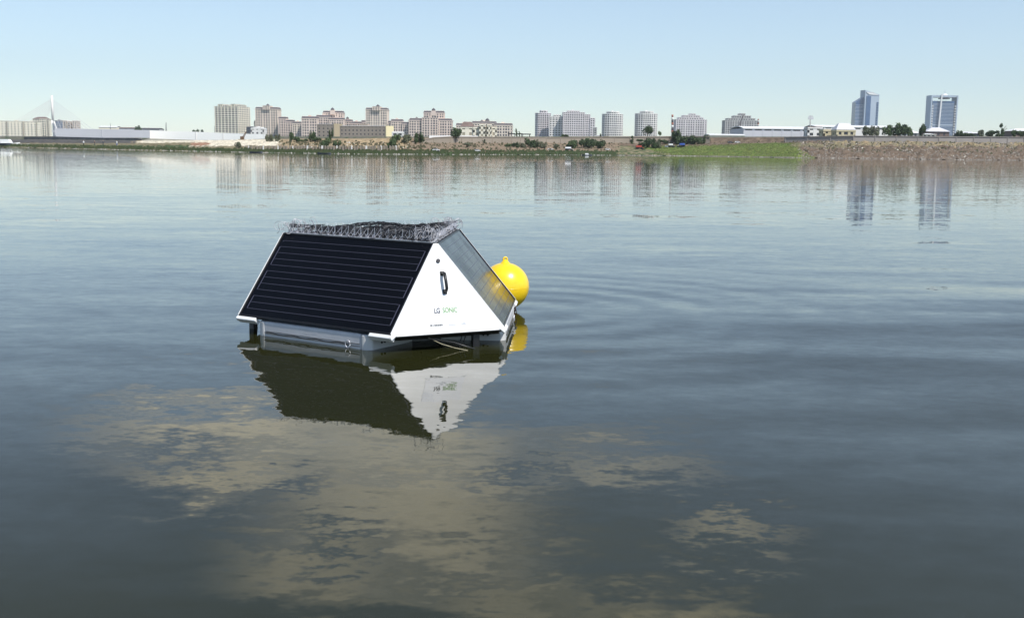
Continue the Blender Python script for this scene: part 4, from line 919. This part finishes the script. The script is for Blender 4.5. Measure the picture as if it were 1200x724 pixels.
for x0, x1, y in ((.0, .07, -.095), (.105, .155, -.092), (.12, .14, -.087)):
    s = MB(); s.box(x0, x1, y-.002, y+.002, .0002, .0014); s.build('small_print', dlight, hero, M=DM)
# top deck, spikes, netting
tops = [pm(i) @ Vector((sx*(PW/2+.004), 0, -.002)) for i in range(3) for sx in (-1, 1)]
s = MB(); s.slab([p-Vector((0, 0, .004)) for p in tops], Vector((0, 0, -.02))); s.build('top_deck', black_frame, hero)
rs = random.Random(5)
for i in range(3):
    st_ = MB(); s = MB()
    st_.box(-.018, .018, -.76, .76, .0, .006)
    spike = st_.build('spike_strip', steel, hero, M=lm(i, IN-.03, 0, ZT+.0))
    for k in range(22):
        y = -.735+k*.07
        for dy, dx, hh, rr in ((.035, .02, .075, .0030), (-.004, -.01, .088, .0022), (.03, -.04, .07, .0024), (.0, .035, .045, .0030)):
            j1 = rs.uniform(-.008, .008)
            s.tube([(0, y, .004), (dx*.5, y+dy*.5+j1*.3, hh*.5), (dx, y+dy+j1, hh)], rr, 4, rr*.55)
        s.tube([(.0, y-.022, .006), (.012, y-.004, .022), (.012, y+.018, .038)], .0042, 4, .003)
    s.build('spikes', steel, spike, M=lm(i, IN-.03, 0, ZT))['kind'] = 'stuff'
# netting: a heap of crossing strands lying over the spikes
def inside(x, y, m_=0):
    for i in range(3):
        a = 2*math.pi/3*i
        if x*math.cos(a)+y*math.sin(a) > IN-m_: return False
    return True
s = MB(); cnt = 0
def nz(x, y): return ZT+.036+.018*math.sin(x*9+1)*math.cos(y*7)+.016*math.sin(x*21+y*13)+rs.uniform(-.012, .012)
while cnt < 520:
    x, y = rs.uniform(-1, .5), rs.uniform(-.85, .85)
    if not inside(x, y, .03): continue
    cnt += 1; t = rs.uniform(0, 6.28); P = []
    for k in range(6):
        P.append((x, y, nz(x, y)-(0 if inside(x, y, .05) else .02))); t += rs.uniform(-.7, .7)
        x2, y2 = x+.055*math.cos(t), y+.055*math.sin(t)
        if inside(x2, y2, .0): x, y = x2, y2
        else: t += 2; 
    P = [p for k, p in enumerate(P) if k == 0 or (Vector(p)-Vector(P[k-1])).length > .01]
    if len(P) > 2: s.tube(P, .0032, 3, cap=False)
# bundled rim along the rear edges
for i in (1, 2):
    for q in range(9):
        P = []
        for k in range(34):
            y = -.76+k*.046; P.append(tuple(lm(i, IN-.07+rs.uniform(-.03, .03), 0, 0) @ Vector((0, y, ZT+.052+.015*math.sin(k*.35+i)+rs.uniform(-.014, .014)))))
        s.tube(P, .0042, 3, cap=False)
s.build('bird_netting', net_m, hero)['kind'] = 'stuff'
# bright wire curls at the three top corners
s = MB()
for i in range(3):
    a0 = 2*math.pi/3*i+math.pi/3; c = Vector((math.cos(a0), math.sin(a0), 0))*.83
    for q in range(34):
        x = c*rs.uniform(.82, 1.05)+Vector((rs.uniform(-.09, .09), rs.uniform(-.09, .09), ZT+rs.uniform(.01, .06))); P = []; ph = rs.random()*6; ax = rs.random()*3; rr = rs.uniform(.02, .05)
        for k in range(9):
            t = ph+k*.62; P.append(x+Vector((math.cos(t)*math.cos(ax)*rr, math.cos(t)*math.sin(ax)*rr, math.sin(t)*rr+.005*k)))
        s.tube(P, .0022, 3, cap=False)
s.build('wire_curls', mat('dull_wire', (.42, .42, .45), .6), hero)['kind'] = 'stuff'
# loose line trailing below the cover
PMz = PM
b0 = PM(-.16, -.01, -.05).translation; b1 = PM(.115, -.10, .04).translation; b1.z = .0
s = MB(); s.tube([b0, b0.lerp(b1, .35)+Vector((0, 0, -.015)), b0.lerp(b1, .7)+Vector((0, 0, -.012)), b1, b1+Vector((.03, .03, -.08))], .0035, 5); s.build('trailing_line', rope, hero, smooth=True)
s = MB(); s.tube([b0+Vector((.05, .05, 0)), b0.lerp(b1, .5)+Vector((.06, .1, .03)), b0.lerp(b1, .9)+Vector((.08, .16, .03))], .005, 5); s.build('hose', black, hero, smooth=True)
# ------------------------------------------------------------------ yellow ball
bc = G(591.8, 335.3, 10.34); rb = 28.4/F*10.34
ball = empty('yellow_buoy', (bc.x, bc.y, 0), 0, 'round yellow mooring ball floating behind the pyramid buoy', 'mooring buoy')
s = MB(); prof = [(rb*math.sin(t), -rb*math.cos(t)) for t in [math.pi*k/32 for k in range(1, 33)]]
prof = [(max(.001, r), z*(.98)) for r, z in prof]
s.lathe(prof, 48, (0, 0, bc.z)); shell = s.build('shell', yellow, ball, True)
s = MB(); s.lathe([(rb-.004, -.004), (rb+.0012, -.0015), (rb+.0012, .0015), (rb-.004, .004)], 48, (0, 0, bc.z-.004)); s.build('moulding_seam', yellow, ball, True)
s = MB(); s.lathe([(.055, -.012), (.036, .004), (.024, .02), (.010, .03)], 16, (0, 0, bc.z+rb*.985)); s.build('neck', yellow, ball, True)
s = MB(); zt_ = bc.z+rb+.026; s.tube([(math.cos(t)*.019, 0, zt_+math.sin(t)*.019) for t in [2*math.pi*k/16 for k in range(17)]], .0085, 8, cap=False); s.build('lifting_eye', yellow, ball, True, M=Matrix.Rotation(.3, 4, 'Z'))
# shackles and weed between ball and platform
p0 = pm(1) @ Vector((PW/2-.05, LS+.03, -.05)); Mh = Matrix.Translation((BX, BY, 0)) @ Matrix.Rotation(YAW, 4, 'Z')
s = MB()
for q in range(12):
    x = Vector(p0)+Vector((rs.uniform(-.02, .02), rs.uniform(-.03, .03), rs.uniform(-.12, .02))); ph = rs.random()*6
    s.tube([x+Vector((0, math.cos(ph+k*.7)*.018, math.sin(ph+k*.7)*.018)) for k in range(8)], .004, 4, cap=False)
s.build('chain', mat('rusty_chain', (.10, .06, .04), .7, .4), hero)
s = MB(); p1 = Mh.inverted() @ Vector((bc.x, bc.y, -.25)); s.tube([p0, Vector(p0).lerp(p1, .4)+Vector((0, 0, -.1)), p1], .008, 6); s.build('tether', rope, hero, smooth=True)

# ------------------------------------------------------------------ haze
hz = MB(); hz.box(-5000, 5000, -60, 5500, -3, 420)
hm = bpy.data.materials.new('haze_air'); hm.use_nodes = True; t = NT(hm.node_tree); t.n.remove(t.n['Principled BSDF'])
pv = t.new('ShaderNodeVolumePrincipled'); pv.inputs['Density'].default_value = .00009; pv.inputs['Color'].default_value = (.86, .93, 1, 1); pv.inputs['Anisotropy'].default_value = .2
t.l.new(pv.outputs[0], t.n['Material Output'].inputs['Volume'])
hb = hz.build('haze', hm); tag(hb, 'thin pale summer haze over the lake and the far shore', kind='stuff')
S.cycles.volume_bounces = 1
